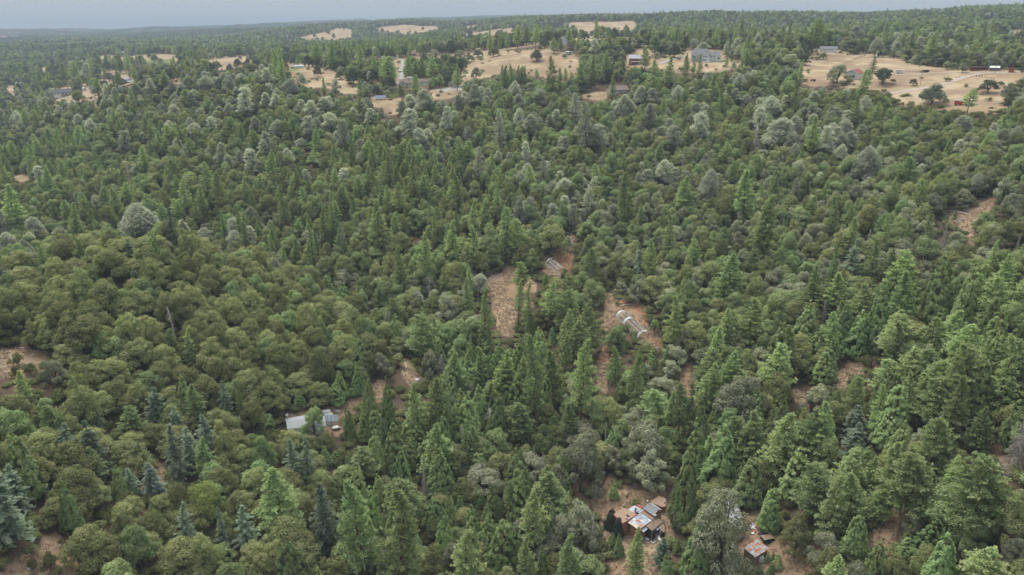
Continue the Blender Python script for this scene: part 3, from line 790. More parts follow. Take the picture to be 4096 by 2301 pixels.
H(2996, 0, '''pine 350 180 460 110;pine 585 175 500 170;pine 1690 290 590 140;pine 1230 240 440 60;pine 1300 260 430 60;pine 1500 280 460 70;pine 1580 320 470 70;pine 460 560 800 80;pine 420 710 1050 110;pine 580 1090 1447 150;pine 1090 650 850 100;pine 1040 650 860 110;pine 2030 835 1060 150;pine 1680 980 1100 80;pine 960 880 1190 100;pine 70 540 640 50;pine 1850 1280 1447 100;fir 1030 220 340 90;fir 1150 520 680 180;
blue 820 590 780 220;green 1240 620 790 230;green 1700 780 980 260;green 2225 730 870 210;blue 2420 760 970 190;green 950 360 500 210;blue 360 490 640 250;green 520 490 610 110;bright 2410 510 640 180;bright 1305 510 630 70;lime 1525 445 560 120;green 1590 520 600 110;blue 2130 475 620 180;blue 1990 580 680 110;green 1530 730 800 90;live 690 490 555 80;shrub 1850 715 760 60;shrub 940 730 780 70;green 1470 525 580 70;green 1280 420 510 130;green 1880 520 620 150;
gray 180 900 1090 170;gray 230 1100 1380 260;gray 680 1170 1447 160;gray 860 1250 1447 140;gray 1060 1370 1447 120;gray 1510 1100 1210 90;gray 1990 1080 1240 180;gray 1170 350 530 120;gray 970 240 370 100;gray 1930 1290 1447 100;gray 310 880 1020 80;gray 70 1000 1200 140;gray 570 1060 1180 80;snag 50 1170 1447 120''')
H(0, 560, '''gray 1310 595 920 340;pine 200 395 830 240;gray 40 630 940 200;fir 60 1120 1447 200;fir 1640 630 1000 180;snag 2195 920 1190 70;snag 2065 960 1150 80;gray 1930 820 950 140;pine 750 580 920 150;tan 890 710 930 90;pine 2060 300 640 130;pine 1960 210 520 110;pine 1760 380 720 120;pine 1850 560 800 90;pine 1920 420 700 110;pine 2250 600 940 110;pine 2300 760 1020 110;pine 2110 640 900 100;cedar 970 940 1050 50;pine 780 910 1180 130;pine 440 930 1210 120;fir 1230 920 1110 160;green 660 1150 1290 190;gray 1280 230 350 90;gray 1420 230 330 70;gray 2260 90 250 110;gray 2370 70 330 130;gray 2080 20 240 110;green 1850 90 160 130;pine 1560 0 160 120;pine 600 190 380 100;fir 1270 1190 1340 110;pine 340 1110 1280 110;pine 1200 400 600 120;pine 1290 390 590 100;pine 640 560 740 110;pine 410 330 510 110;pine 530 590 740 90;live 430 840 1000 180''')
H(1000, 560, '''pine 350 420 800 120;pine 1240 380 640 120;pine 1220 560 1000 210;pine 1130 240 520 130;pine 1300 130 470 110;pine 1480 130 380 110;pine 1550 150 580 150;pine 1400 400 720 120;pine 1630 340 580 120;pine 980 520 740 90;pine 1000 680 880 110;pine 710 640 960 120;pine 780 600 940 110;pine 470 730 920 110;pine 600 790 1140 140;pine 440 920 1150 110;pine 330 1000 1180 100;pine 1960 310 660 130;pine 2090 560 900 140;pine 2310 330 700 120;pine 1900 760 1130 190;pine 2100 800 1170 170;pine 1640 810 1280 200;pine 1410 1000 1420 190;pine 2400 630 1140 130;pine 1820 1190 1447 100;pine 2060 1200 1447 130;pine 2520 1150 1447 120;snag 870 780 1130 60;tan 895 640 740 45;cedar 150 690 770 60;cedar 300 740 840 80;cedar 520 780 920 50;pine 220 930 1080 90;pine 90 760 930 110;
gray 160 -10 160 110;gray 40 80 340 120;gray 2130 70 400 100;gray 2330 100 240 80;gray 2510 530 830 110;gray 1770 330 450 80;gray 490 90 170 50;gray 1660 0 110 80;gray 2500 220 330 60;green 620 110 240 200;green 600 510 740 240;green 1180 990 1140 230;green 670 330 500 190;live 190 500 700 220;live 2100 370 560 150''')
H(2000, 560, '''gray 240 10 220 110;gray 410 160 440 90;gray 850 340 560 120;gray 810 450 700 110;gray 660 590 850 110;gray 180 530 830 120;gray 640 895 1040 70;gray 1540 190 420 180;gray 1940 280 560 190;gray 765 640 770 70;gray 1130 330 440 70;pine 50 640 1150 130;pine 1170 310 760 190;pine 1310 600 790 100;pine 1570 660 1080 170;pine 2430 520 1100 250;pine 2270 280 700 210;pine 2160 200 420 110;pine 2530 290 600 140;pine 1720 340 640 210;pine 200 1150 1447 170;pine 430 1250 1447 150;pine 840 1000 1280 170;pine 1400 930 1300 140;pine 1800 930 1180 160;pine 2100 1060 1447 330;fir 1310 950 1290 130;green 1240 790 1000 210;green 860 1290 1447 230;live 640 1250 1447 180;live 480 780 1090 300;green 260 1090 1240 160''')
H(2996, 560, '''gray 1060 60 340 200;gray 1000 190 380 200;gray 420 360 580 110;gray 1575 220 350 90;gray 1930 0 120 100;gray 840 40 200 120;pine 190 290 590 110;pine 90 520 1100 240;pine 740 530 900 150;pine 1170 100 320 110;pine 1240 680 1000 100;pine 1620 610 950 130;pine 1450 770 1000 110;pine 1100 920 1290 200;pine 850 1160 1447 130;pine 740 980 1380 150;pine 1830 20 180 110;pine 2220 930 1300 120;pine 1140 1280 1447 90;pine 1910 650 790 60;fir 900 900 1290 200;snag 1110 830 1000 90;snag 2485 890 1080 60;blue 2420 480 720 260;green 2190 660 800 170;blue 1940 840 980 200;blue 2190 240 520 220;green 1760 330 680 250;live 570 950 1130 220''')
H(0, 1120, '''pine 260 830 1100 150;pine 800 860 1300 170;pine 1620 440 660 130;pine 1850 430 790 170;pine 2280 920 1280 120;pine 530 1130 1447 220;fir 960 1210 1447 110;pine 1870 950 1290 230;fir 1680 1160 1500 180;pine 1260 1190 1500 250;green 1180 60 190 170;blue 530 720 960 250;snag 1190 810 1010 270;live 840 330 720 420;live 350 380 650 240;cedar 430 1150 1250 60;cedar 180 1140 1300 90;shrub 160 655 790 110;shrub 130 800 890 100;shrub 310 750 880 130;live 1320 540 830 400;lime 1710 680 840 190''')
H(1000, 1120, '''cedar 1040 500 830 180;cedar 1180 440 640 120;cedar 1370 310 580 160;cedar 1640 510 690 120;cedar 1000 800 1080 150;cedar 810 950 1150 200;cedar 470 1020 1200 110;cedar 640 1010 1110 100;cedar 850 840 1050 140;cedar 1130 815 1290 150;cedar 940 1140 1447 110;cedar 1300 880 1447 170;cedar 1070 1190 1447 140;cedar 1190 1170 1500 190;cedar 715 0 100 100;cedar 870 20 160 140;pine 1590 960 1447 260;pine 2200 70 580 210;pine 2130 620 1010 200;pine 2400 1040 1300 120;pine 2510 1160 1500 300;pine 1210 80 280 170;pine 2050 0 290 150;green 1860 390 640 250;green 1980 520 760 240;green 440 100 320 250;blue 1240 670 900 220;blue 1480 470 700 190;blue 2040 930 1150 160;blue 1680 640 900 190;snag 1790 680 900 110;snag 890 210 390 90;snag 2240 1190 1447 150;blue 1840 110 390 260;live 1540 350 470 200;green 610 1165 1470 240;rust 440 1300 1450 130;live 420 1400 1620 260;live 720 1420 1600 220;live 560 1440 1640 230;live 330 1400 1560 160;live 650 620 960 300;live 300 560 900 330;live 130 830 1150 300''')
H(2000, 1120, '''pine 170 0 420 130;pine 265 20 430 130;pine 450 20 540 150;pine 350 440 1280 240;pine 830 190 700 280;pine 740 580 1290 260;pine 1080 620 1060 170;pine 1220 690 1160 190;pine 1610 150 580 200;pine 600 520 900 150;pine 1660 980 1447 200;pine 1540 1040 1447 130;pine 1550 610 770 110;pine 2080 600 830 110;pine 200 1160 1500 280;cedar 290 290 500 110;cedar 490 420 590 80;cedar 1290 620 800 80;cedar 1420 610 790 100;cedar 2310 140 420 160;cedar 1870 780 1000 100;cedar 1840 1070 1447 200;cedar 2360 1170 1500 200;cedar 500 1240 1400 130;cedar 1990 1330 1500 120;cedar 60 1040 1300 100;fir 2040 140 300 90;green 880 0 240 240;blue 2220 880 1350 520;blue 1260 1190 1500 400;blue 1500 900 1060 300;blue 1600 750 900 200;blue 1890 620 760 250;blue 750 1330 1600 450;live 2300 640 900 250;green 1080 420 640 200;shrub 1100 200 240 50;shrub 1200 130 220 90;green 1440 360 500 120''')
H(2996, 1120, '''pine 690 270 660 160;pine 1310 390 830 200;pine 1740 350 680 200;pine 2230 490 1200 300;pine 1850 860 1447 300;pine 1420 850 1300 200;pine 1180 970 1400 200;pine 950 880 1250 200;pine 1900 80 480 120;live 540 220 540 290;live 1480 330 600 280;live 1040 320 600 200;blue 620 960 1220 260;blue 1600 560 900 230;cedar 800 1000 1160 120;cedar 250 1030 1447 220;fir 960 1150 1500 260;snag 1600 80 420 100;shag 2440 1260 1830 260;pine 2450 60 300 200''')
H(0, 1681, '''fir 100 290 1130 480;fir 1690 0 540 250;fir 1250 420 700 170;silver 1470 370 740 230;thuja 1145 400 720 95;lime 1950 540 960 330;fir 2330 760 1230 280;fir 2110 810 1230 150;live 440 300 650 330;live 840 470 720 300;live 900 930 1420 460;live 1430 860 1100 320;live 1740 1080 1500 500;live 1250 700 880 230;live 1540 690 900 300;live 2400 450 760 330;live 2250 230 480 330;shrub 490 1200 1370 130;shrub 570 1350 1430 100;shrub 400 1350 1400 40;shrub 565 1100 1140 50;shrub 310 1280 1390 80;shrub 650 1190 1230 60;pine 900 240 560 230;pine 1330 190 440 220''')
H(1000, 1681, '''fir 420 180 620 220;fir 560 160 640 220;pine 290 450 1130 420;fir 720 570 1260 330;fir 820 870 1340 200;cedar 420 1010 1600 330;cedar 1240 1290 1600 180;cedar 1180 90 480 200;cedar 1040 310 530 110;cedar 720 230 410 110;cedar 810 280 400 110;cedar 905 320 400 70;cedar 1350 230 420 120;cedar 1430 240 580 170;cedar 1610 210 420 150;cedar 1790 200 680 240;cedar 2010 20 480 180;cedar 1560 640 900 130;cedar 1740 520 760 170;cedar 1740 680 1020 200;cedar 1800 840 1340 210;cedar 1900 860 1100 120;cedar 2070 780 1060 200;cedar 2050 880 1447 250;cedar 1880 670 960 130;cedar 1960 680 880 100;cedar 2130 600 800 130;cedar 2270 590 960 200;cedar 2230 860 1200 190;cedar 1220 480 760 150;pine 1110 490 1600 380;pine 1400 600 1650 440;pine 2010 1010 1650 380;pine 2430 570 950 150;snag 1340 560 760 90;snag 1640 430 770 80;rust 1450 190 330 200;blue 2180 430 700 440;blue 2330 560 780 200;pine 680 1370 1700 170;green 880 430 600 260''')
H(2000, 1681, '''cedar 1700 280 1000 260;cedar 2020 20 620 320;cedar 1810 -40 540 220;cedar 1820 850 1447 260;cedar 1065 580 730 90;cedar 2240 370 640 150;cedar 520 540 760 150;cedar 600 480 700 130;cedar 1110 1050 1270 90;cedar 1040 1040 1180 90;cedar 1550 1250 1500 130;cedar 1650 1090 1240 70;cedar 410 1150 1500 150;cedar 2500 590 1000 190;cypress 1030 810 1010 100;cypress 1110 900 1080 95;pine 640 1080 1600 260;pine 300 630 1230 300;pine 1250 1010 1500 210;pine 250 1110 1600 220;pine 430 430 640 150;fir 1500 1090 1340 180;blue 750 60 640 500;blue 1330 0 480 500;blue 1380 280 660 360;blue 730 760 1160 400;blue 560 900 1200 380;blue 2060 620 1400 600;blue 300 330 560 420;shrub 1260 730 810 70;shrub 1185 690 725 20;shrub 1160 795 825 30''')
H(2996, 1681, '''cedar 430 240 700 290;cedar 170 590 1030 170;cedar 960 800 1250 240;cedar 1130 1030 1500 190;cedar 1475 930 1150 110;cedar 1450 1050 1260 150;cedar 1530 350 640 180;cedar 745 370 560 90;cedar 260 1230 1390 85;cedar 215 1220 1310 45;cedar 165 1220 1330 40;cedar 190 1310 1480 90;cedar 90 1340 1500 90;pine 270 -60 560 480;pine 710 510 1130 310;pine 1080 320 720 260;pine 1210 560 960 240;pine 2040 290 1150 520;pine 1660 -60 560 380;pine 2110 -140 280 260;pine 2130 1150 1700 350;fir 960 0 380 280;live 420 880 1280 330;live 720 1170 1500 280;live 1270 280 640 260;live 2400 640 1160 320;live 2250 330 500 190;live 2500 400 500 150;live 1640 1150 1500 300;live 1780 1170 1500 250;live 1340 1240 1500 250;blue 1520 800 1110 240;blue 2450 1060 1350 250''')

# the oaks standing about the ridge pastures take the darker leaf colour
HAND[:] = [(('dark',) + q[1:]) if q[0] == 'green' and q[3] < 420 else q for q in HAND]
# ------------------------------------------------------------------ forest: hand-placed trees, then the rest filled in between the clearings
ZONES = [   # pixel outline, species odds
 ([(150,1350),(250,1050),(900,1000),(1500,1300),(1580,1500),(1300,1600),(1050,1640),(500,1560),(150,1400)], dict(live=.86, green=.07, pine=.03, cedar=.02, blue=.02)),
 ([(-900,650),(700,560),(1250,620),(1500,600),(2000,700),(2080,1000),(1900,1130),(1600,1150),(1300,1120),(1000,980),(300,950),(-900,950)], dict(pine=.20, live=.40, green=.24, cedar=.05, gray=.02, blue=.09)),
 ([(600,330),(1150,300),(1700,350),(2200,450),(2400,600),(1700,580),(1100,620),(600,560)], dict(gray=.14, live=.49, green=.29, pine=.01, blue=.07)),
 ([(2850,200),(3300,300),(3500,620),(3150,650),(2800,520)], dict(gray=.18, live=.36, green=.33, pine=.03, blue=.10)),
 ([(1380,1480),(2150,1400),(2300,2310),(1300,2310)], dict(cedar=.66, pine=.24, live=.04, blue=.03, green=.03)),
 ([(2150,1300),(4900,1150),(4900,2400),(2300,2400)], dict(pine=.27, green=.20, live=.24, blue=.10, cedar=.19)),
 ([(-900,1560),(1000,1600),(1380,1700),(1300,2400),(-900,2400)], dict(live=.66, fir=.09, pine=.10, cedar=.05, green=.10)),
 ([(2300,700),(4900,650),(4900,1150),(2300,1300)], dict(blue=.40, live=.32, green=.22, pine=.04, gray=.02)),
 ([(-900,330),(700,380),(600,600),(-900,660)], dict(live=.46, blue=.28, gray=.07, pine=.07, green=.12)),
]
DEF = dict(live=.46, green=.29, blue=.17, pine=.03, gray=.06, cedar=.005)
SPEC = ['live', 'green', 'blue', 'pine', 'gray', 'dark']

# picture masks of what must stay in view: clearings, and the cores of the hand-placed trees
MW, MH = 512, 288
yy, xx = np.mgrid[0:MH, 0:MW]
PXC, PYC = (xx + .5) * 8, (yy + .5) * 8
open_mask = np.zeros((MH, MW), bool)
for P in GRASS + GREEN + FARGOLD:
    open_mask |= in_poly(np.array(P, float), PXC, PYC)
for pts, wd, kind in ROADS:
    for (ax, ay), (bx, by) in zip(pts[:-1], pts[1:]):
        n = int(max(abs(bx - ax), abs(by - ay)) / 6) + 2
        for f in np.linspace(0, 1, n):
            i, j = int((ay + (by - ay) * f) / 8), int((ax + (bx - ax) * f) / 8)
            if 0 <= i < MH and 0 <= j < MW: open_mask[i, j] = True
core = np.zeros((MH, MW))         # depth of hand trees' cores

def box(t):
    px, py, d = to_pix(t['x'], t['y'], t['z'] + t['h'] * .5)
    _, pt, _ = to_pix(t['x'], t['y'], t['z'] + t['h'])
    _, pb, _ = to_pix(t['x'], t['y'], t['z'] + t['h'] * .1)
    w = t['r'] / d * FOC * 4
    return float(px), float(pt), float(pb), float(w), float(d)

def span(px, pt, pb, w, f=1.0):
    c, hh = (pt + pb) / 2, max(4, (pb - pt) / 2 * f)
    w = max(4, w * f)
    return max(0, int((c - hh) / 8)), min(MH, int((c + hh) / 8) + 1), max(0, int((px - w) / 8)), min(MW, int((px + w) / 8) + 1)

KEEP = []      # filled with extra picture boxes that must not be covered (buildings)
KEEP += [(2440,1990,2680,2170),(3000,2110,3110,2250),(1140,1630,1380,1730),(2170,1030,2270,1095),(2455,1240,2620,1370),(1500,380,1545,400),(1595,315,1700,345),(2750,195,2885,245),(2515,220,2570,260),(2390,330,2500,375),(2260,203,2290,225),(3375,280,3435,325),(3285,185,3340,212),(3580,278,3615,296),(220,350,300,390),(470,308,515,335),(3880,265,3945,285),(3820,405,3850,435),(1640,1505,1690,1535),(325,345,400,370),(480,205,540,220),(1625,205,1665,222),(2250,155,2262,185),(1140,215,1170,235),(1180,258,1205,272)]
for a, b, c, d in KEEP:
    open_mask[int(b / 8):int(d / 8) + 1, int(a / 8):int(c / 8) + 1] = True

trees = []     # dicts: sp, x, y, z, h, r, hand
for sp, px, t, b, w in HAND:
    grow = {'pine': .25, 'cedar': .22, 'fir': .2, 'gray': .22, 'live': .1, 'green': .1, 'blue': .1, 'dark': 0}.get(sp, 0) * (1.0 if b < 1750 else .3)   # the foot is hidden by nearer crowns
    x, y, z = hit(px, b + grow * (b - t))
    if grow:      # unless that would push the crown over open ground
        i0, i1, j0, j1 = span(px, t, b, w * .5, .9); n0 = open_mask[i0:i1, j0:j1].sum()
        i0, i1, j0, j1 = span(px, t, b + grow * (b - t), w * .5, .9)
        if open_mask[i0:i1, j0:j1].sum() > n0 + 1: x, y, z = hit(px, b)
    if grow and (in_any(PG, [x], [y])[0] or in_any(PG, [hit(px, b)[0]], [hit(px, b)[1]])[0]): x, y, z = hit(px, b)
    R = math.hypot(x, y)
    _, te = pix_dir(px, t)
    h = CAMZ + R * float(te) - z
    r = w * mpp(x, y, z) * .5
    hmax = {'shrub': 4, 'cypress': 9}.get(sp, 34)
    h = min(max(h, 1.0), hmax)
    if sp in ('pine', 'cedar', 'fir', 'snag', 'shag'): r = min(r * .95, h * .36)
    trees.append(dict(sp=sp, x=x, y=y, z=z, h=h, r=max(r, .4), hand=True))

for t in trees:
    px, pt, pb, w, d = box(t)
    i0, i1, j0, j1 = span(px, pt, pb, w, .7)
    if i1 > i0 and j1 > j0:
        core[i0:i1, j0:j1] = np.maximum(core[i0:i1, j0:j1], d)

def poisson(r0, r1, sp, seed):
    rng = np.random.default_rng(seed)
    n0, n1 = int(-r1 / sp), int(r1 / sp) + 1
    gx, gy = np.meshgrid(np.arange(n0, n1), np.arange(int(r0 * .5 / sp), n1))
    x = ((gx + .5 * (gy % 2)) + rng.uniform(-.36, .36, gx.shape)) * sp
    y = (gy * .88 + rng.uniform(-.36, .36, gx.shape)) * sp
    R = np.hypot(x, y); a = np.abs(np.arctan2(x, y))
    k = (R > r0) & (R < r1) & (a < math.radians(42))
    return x[k], y[k]

fx, fy = poisson(92, 820, 6.3, 5)
fz = ground_z(fx, fy)
fpx, fpy, fd = to_pix(fx, fy, fz)
zone = np.full(len(fx), -1)
for i in range(len(ZONES) - 1, -1, -1):
    zone[in_poly(np.array(ZONES[i][0], float), fpx, np.minimum(fpy, 2390))] = i
opn = in_any(PG, fx, fy)
HX, HY, HR = (np.array([t[k] for t in trees]) for k in ('x', 'y', 'r'))
rng = np.random.default_rng(99)
clump = fbm(fx, fy, 45, 77, 2)
SIZE = {'live': (8, 13, 3.7, 5.7), 'green': (8.5, 14, 3.6, 5.5), 'blue': (7, 11.5, 3.3, 5.0), 'dark': (7.5, 12, 3.8, 5.6), 'pine': (12, 20, 2.8, 4.4), 'gray': (10, 16, 2.8, 4.4), 'cedar': (9, 20, 1.9, 3.3), 'fir': (12, 22, 2.6, 4.4), 'snag': (9, 15, 1, 1.8)}
under = []
for q in range(len(fx)):
    x, y, z = fx[q], fy[q], fz[q]
    if opn[q]: continue
    pr = ZONES[zone[q]][1] if zone[q] >= 0 else DEF
    ks = list(pr); pv = np.array([pr[k] for k in ks])
    for i_, k_ in enumerate(ks):
        if k_ in ('pine', 'cedar', 'gray'): pv[i_] *= max(.15, 1 + 2.2 * clump[q])
    pv /= pv.sum()
    sp = ks[int(rng.choice(len(ks), p=pv))]
    if sp in ('live', 'green') and rng.uniform() < np.clip((math.hypot(x, y) - 520) / 260, 0, .6): sp = 'dark'
    if rng.uniform() < .013: sp = 'snag'
    a, b, c, d = SIZE[sp]
    u = rng.uniform() ** 1.2
    h, r = a + (b - a) * u, c + (d - c) * np.clip(u + rng.normal() * .2, 0, 1)
    if zone[q] in (4, 5) and sp in ('pine', 'cedar'): h *= 1.25; r *= 1.3
    if sp in ('live', 'green', 'blue', 'dark'): h *= rng.uniform(.8, 1.25); r *= rng.uniform(.75, 1.2)
    if math.hypot(x, y) < 300 and sp in ('live', 'green', 'blue'): r *= 1.08
    dd = np.hypot(HX - x, HY - y)
    if (dd < (HR + r) * .37).any():
        continue
    t = dict(sp=sp, x=x, y=y, z=z, h=h, r=r, hand=False)
    px, pt, pb, w, dep = box(t)
    i0, i1, j0, j1 = span(px, pt, pb, w, .92)
    ok = True
    if i1 > i0 and j1 > j0:
        if open_mask[i0:i1, j0:j1].mean() > .04:
            ok = False
        else:
            cc = core[i0:i1, j0:j1]
            cov = (cc > dep + 3).mean()
            if cov > .12:
                if sp in ('pine', 'cedar', 'fir') and cov < .4 and zone[q] in (4, 5):
                    t['h'] *= .8
                elif cov > .32 or sp in ('pine', 'cedar', 'gray', 'fir'):
                    sp2 = 'live' if sp in ('live', 'pine', 'cedar') else 'green' if sp in ('green', 'fir') else 'blue'
                    t['sp'], t['h'], t['r'] = sp2, rng.uniform(3.6, 6.0), rng.uniform(2.6, 3.8)
                else:
                    t['h'] *= .75
    if ok:
        trees.append(t)
    else:
        # a low bush where a tall tree would hide the open ground behind it
        t['sp'], t['h'], t['r'] = 'shrub', rng.uniform(.9, 1.8), rng.uniform(.8, 1.6)
        px, pt, pb, w, dep = box(t)
        i0, i1, j0, j1 = span(px, pt, pb, w, .8)
        if i1 > i0 and j1 > j0 and open_mask[i0:i1, j0:j1].mean() > .25: continue
        under.append(t)

ex, ey = poisson(430, 900, 5.0, 71)
eo = in_any(PG, ex, ey); ejx = in_any(PG, ex + 9, ey) & in_any(PG, ex - 9, ey) & in_any(PG, ex, ey + 14) & in_any(PG, ex, ey - 14)
ez = ground_z(ex, ey)
epx, epy, _ = to_pix(ex, ey, ez)
for a_, b_, c_, e_, in_, u_, v_ in zip(ex, ey, ez, eo, ejx, epx, epy):
    if e_ and rng.uniform() < (.02 if in_ else .16) and not any(k0 - 8 < u_ < k1 + 8 and k2 - 8 < v_ < k3 + 10 for k0, k2, k1, k3 in KEEP):
        under.append(dict(sp='shrub', x=a_, y=b_, z=c_, h=rng.uniform(.8, 2.6), r=rng.uniform(.9, 2.4)))

# what each tree shows in the picture (painted far to near)
IW, IH = 1024, 575
idb = np.full((IH, IW), -1, int)
gpx = None
order = sorted(range(len(trees)), key=lambda i: -math.hypot(trees[i]['x'], trees[i]['y']))
for i in order:
    t = trees[i]
    px, pt, pb, w, d = box(t)
    cx, cyy, ww, hh = px / 4, (pt + pb) / 8, w / 4, max(1, (pb - pt) / 8)
    y0, y1, x0, x1 = max(0, int(cyy - hh)), min(IH, int(cyy + hh) + 1), max(0, int(cx - ww)), min(IW, int(cx + ww) + 1)
    if y1 <= y0 or x1 <= x0: continue
    gy, gx = np.mgrid[y0:y1, x0:x1]
    if t['sp'] in ('pine', 'cedar', 'fir', 'silver', 'tan', 'cypress'):
        m = np.abs(gx - cx) < ww * np.clip((gy - (cyy - hh)) / (2 * hh), .05, 1)
    else:
        m = ((gx - cx) / max(ww, .7)) ** 2 + ((gy - cyy) / hh) ** 2 < 1
    idb[y0:y1, x0:x1][m] = i
vis = np.bincount(idb[idb >= 0].ravel(), minlength=len(trees))
for i, t in enumerate(trees): t['vis'] = int(vis[i])

KIND = {'live': 'oak_tree', 'green': 'oak_tree', 'blue': 'oak_tree', 'dark': 'oak_tree', 'lime': 'oak_tree', 'bright': 'oak_tree', 'rust': 'oak_tree', 'pine': 'pine_tree', 'tan': 'pine_tree', 'gray': 'grey_pine', 'cedar': 'cedar_tree', 'thuja': 'cedar_tree', 'cypress': 'cypress_tree', 'fir': 'fir_tree', 'silver': 'fir_tree', 'snag': 'dead_tree', 'shag': 'dead_tree', 'shrub': 'shrub'}
LIMIT = 300
indiv, rest = [], []
for kd in sorted(set(KIND.values())):
    L = sorted([t for t in trees if KIND[t['sp']] == kd], key=lambda t: -t['vis'])
    k = min(LIMIT, sum(1 for t in L if t['vis'] >= 6))
    indiv += L[:k]; rest += L[k:]

# ---- labels for single trees: their look, then the landmark they stand nearest to, then their place among their like there
LOOK = {'live': 'olive-green round oak', 'green': 'fresh green leafy oak', 'blue': 'grey-green spreading oak', 'dark': 'dark green spreading oak', 'lime': 'yellow-green round-topped tree', 'bright': 'bright light-green tree', 'rust': 'rusty brown-leaved tree', 'pine': 'tall green pine', 'tan': 'dead tan-needled young pine', 'gray': 'pale grey-green pine', 'cedar': 'pointed bright green cedar', 'thuja': 'slim column-shaped dark evergreen', 'cypress': 'dark narrow cypress', 'fir': 'blue-green fir with layered branches', 'silver': 'silvery blue-green fir', 'snag': 'bare grey dead tree', 'shag': 'shaggy grey-brown dead tree', 'shrub': 'low green shrub'}
LAND = [   # pixel, phrase
 (2560,2060,'the ramshackle tin-roofed house'), (3045,2190,'the rusty corrugated shed'), (1250,1680,'the shed with solar panels'), (2540,1300,'the long wrecked hoop house'), (2215,1065,'the upper hoop house'),
 (2040,1160,'the straw-coloured meadow'), (1630,1480,'the two-track dirt lane'), (60,1450,'the rock-strewn clearing'), (80,2240,'the clearing with the white board'), (3850,860,'the clearing with pale logs'),
 (3430,1500,'the bare red patch'), (3560,2120,'the narrow brown gap'), (4000,1850,'the shaggy dead tree'), (1520,392,'the solar rack on legs'), (1640,330,'the brown-gabled house'), (2820,225,'the white house on the ridge'),
 (2540,240,'the red two-storey house'), (2450,355,'the low brown roof'), (3405,305,'the white cottage'), (3600,288,'the white horse trailer'), (3310,198,'the pale long garage'), (260,370,'the dark hip-roofed house'), (490,322,'the weathered barn'),
 (2275,212,'the white caravan'), (3840,420,'the red truck'), (560,840,'the round silvery pine'), (600,1860,'the silvery fir'), (840,2000,'the yellow-green round tree'), (1550,2100,'the twin front pines'), (600,1250,'the oak-covered knoll'), (1500,850,'the pine hollow'),
 (2700,800,'the brushy middle slope'), (3300,900,'the brushy right slope'), (1300,500,'the grey-pine ridge'), (600,560,'the hazy left slope'), (3100,500,'the grey pines on the right'), (1000,1850,'the blue-green firs'), (3600,1600,'the right-hand pines'), (2000,600,'the middle oak slope'), (640,240,'the green field'), (1300,320,'the bare tan pasture'), (2080,250,'the wide golden pasture'), (3550,250,'the lane junction')]
LP = np.array([(a, b) for a, b, _ in LAND], float)
ORD = ['', 'second', 'third', 'fourth', 'fifth', 'sixth', 'seventh', 'eighth', 'ninth', 'tenth', 'eleventh', 'twelfth', '13th', '14th', '15th', '16th', '17th', '18th', '19th', '20th']
groups = {}
for t in indiv:
    px, pt, pb, w, d = box(t)
    c = ((pt + pb) / 2)
    dx, dy = LP[:, 0] - px, (LP[:, 1] - c) * 1.3
    k = int(np.argmin(dx * dx + dy * dy))
    ddx, ddy = px - LP[k, 0], c - LP[k, 1]
    rel = ('left of' if ddx < 0 else 'right of') if abs(ddx) > abs(ddy) * 1.3 else ('behind' if ddy < 0 else 'in front of')
    t['px'], t['py'] = px, c
    groups.setdefault((t['sp'], LAND[k][2], rel), []).append(t)
for (sp, land, rel), L in groups.items():
    L.sort(key=lambda t: t['px'])
    n = len(L)
    big = max(range(n), key=lambda i: L[i]['h'] * L[i]['r'])
    for i, t in enumerate(L):
        if n == 1: pre = ''
        elif i == 0: pre = 'leftmost '
        elif i == n - 1: pre = 'rightmost '
        else: pre = (ORD[i] if i < 20 else f'{i + 1}th') + ' from left, '
        t['label'] = f'{pre}{LOOK[sp]} {rel} {land}'
        if n == 1: t['label'] = f'the one {LOOK[sp]} {rel} {land}'
GROUPNAME = {'oak_tree': 'oaks over the hillsides', 'pine_tree': 'green pines over the hillsides', 'grey_pine': 'pale grey pines over the hillsides', 'cedar_tree': 'pointed cedars in the hollow', 'fir_tree': 'blue-green firs among the oaks', 'dead_tree': 'dead trees in the woods', 'shrub': 'low shrubs on open ground', 'cypress_tree': 'dark cypresses by the house'}
CATNAME = {'oak_tree': 'oak tree', 'pine_tree': 'pine tree', 'grey_pine': 'pine tree', 'cedar_tree': 'cedar tree', 'fir_tree': 'fir tree', 'dead_tree': 'dead tree', 'shrub': 'shrub', 'cypress_tree': 'cypress tree'}
rng = np.random.default_rng(4)
def pick_proto(t, ps):
    """one of the forms whose proportions come nearest, so that nothing is stretched out of shape"""
    q = t['r'] / t['h'] * (1.12 if t['sp'] in ('pine', 'fir', 'gray') else 1.0) if 'sp' in t else t['r'] / t['h']
    o = sorted(range(len(ps)), key=lambda i: abs(math.log(q / (ps[i][3] / ps[i][2]))))
    return o[int(rng.integers(0, min(3, len(o))))]
for t in indiv:
    ps = PROTO[t['sp']]
    k = pick_proto(t, ps)
    crown, trunk, h0, r0 = ps[k]
    kd = KIND[t['sp']]
    e = add_ob(kd, None)
    e.location = (t['x'], t['y'], t['z'])
    e.rotation_euler = (rng.normal() * .035, rng.normal() * .035, rng.uniform(0, 6.28))
    wk = 1.22 if t['sp'] in ('pine', 'fir', 'gray') else 1.06
    e.scale = (t['r'] / r0 * wk * rng.uniform(.92, 1.08), t['r'] / r0 * wk * rng.uniform(.92, 1.08), t['h'] / h0)
    e['label'] = t['label']; e['category'] = CATNAME[kd]; e['group'] = GROUPNAME[kd]
    add_ob('foliage' if kd == 'shrub' else 'branches' if kd == 'dead_tree' else 'crown', crown, e)
    add_ob('stems' if kd == 'shrub' else 'trunk', trunk, e)

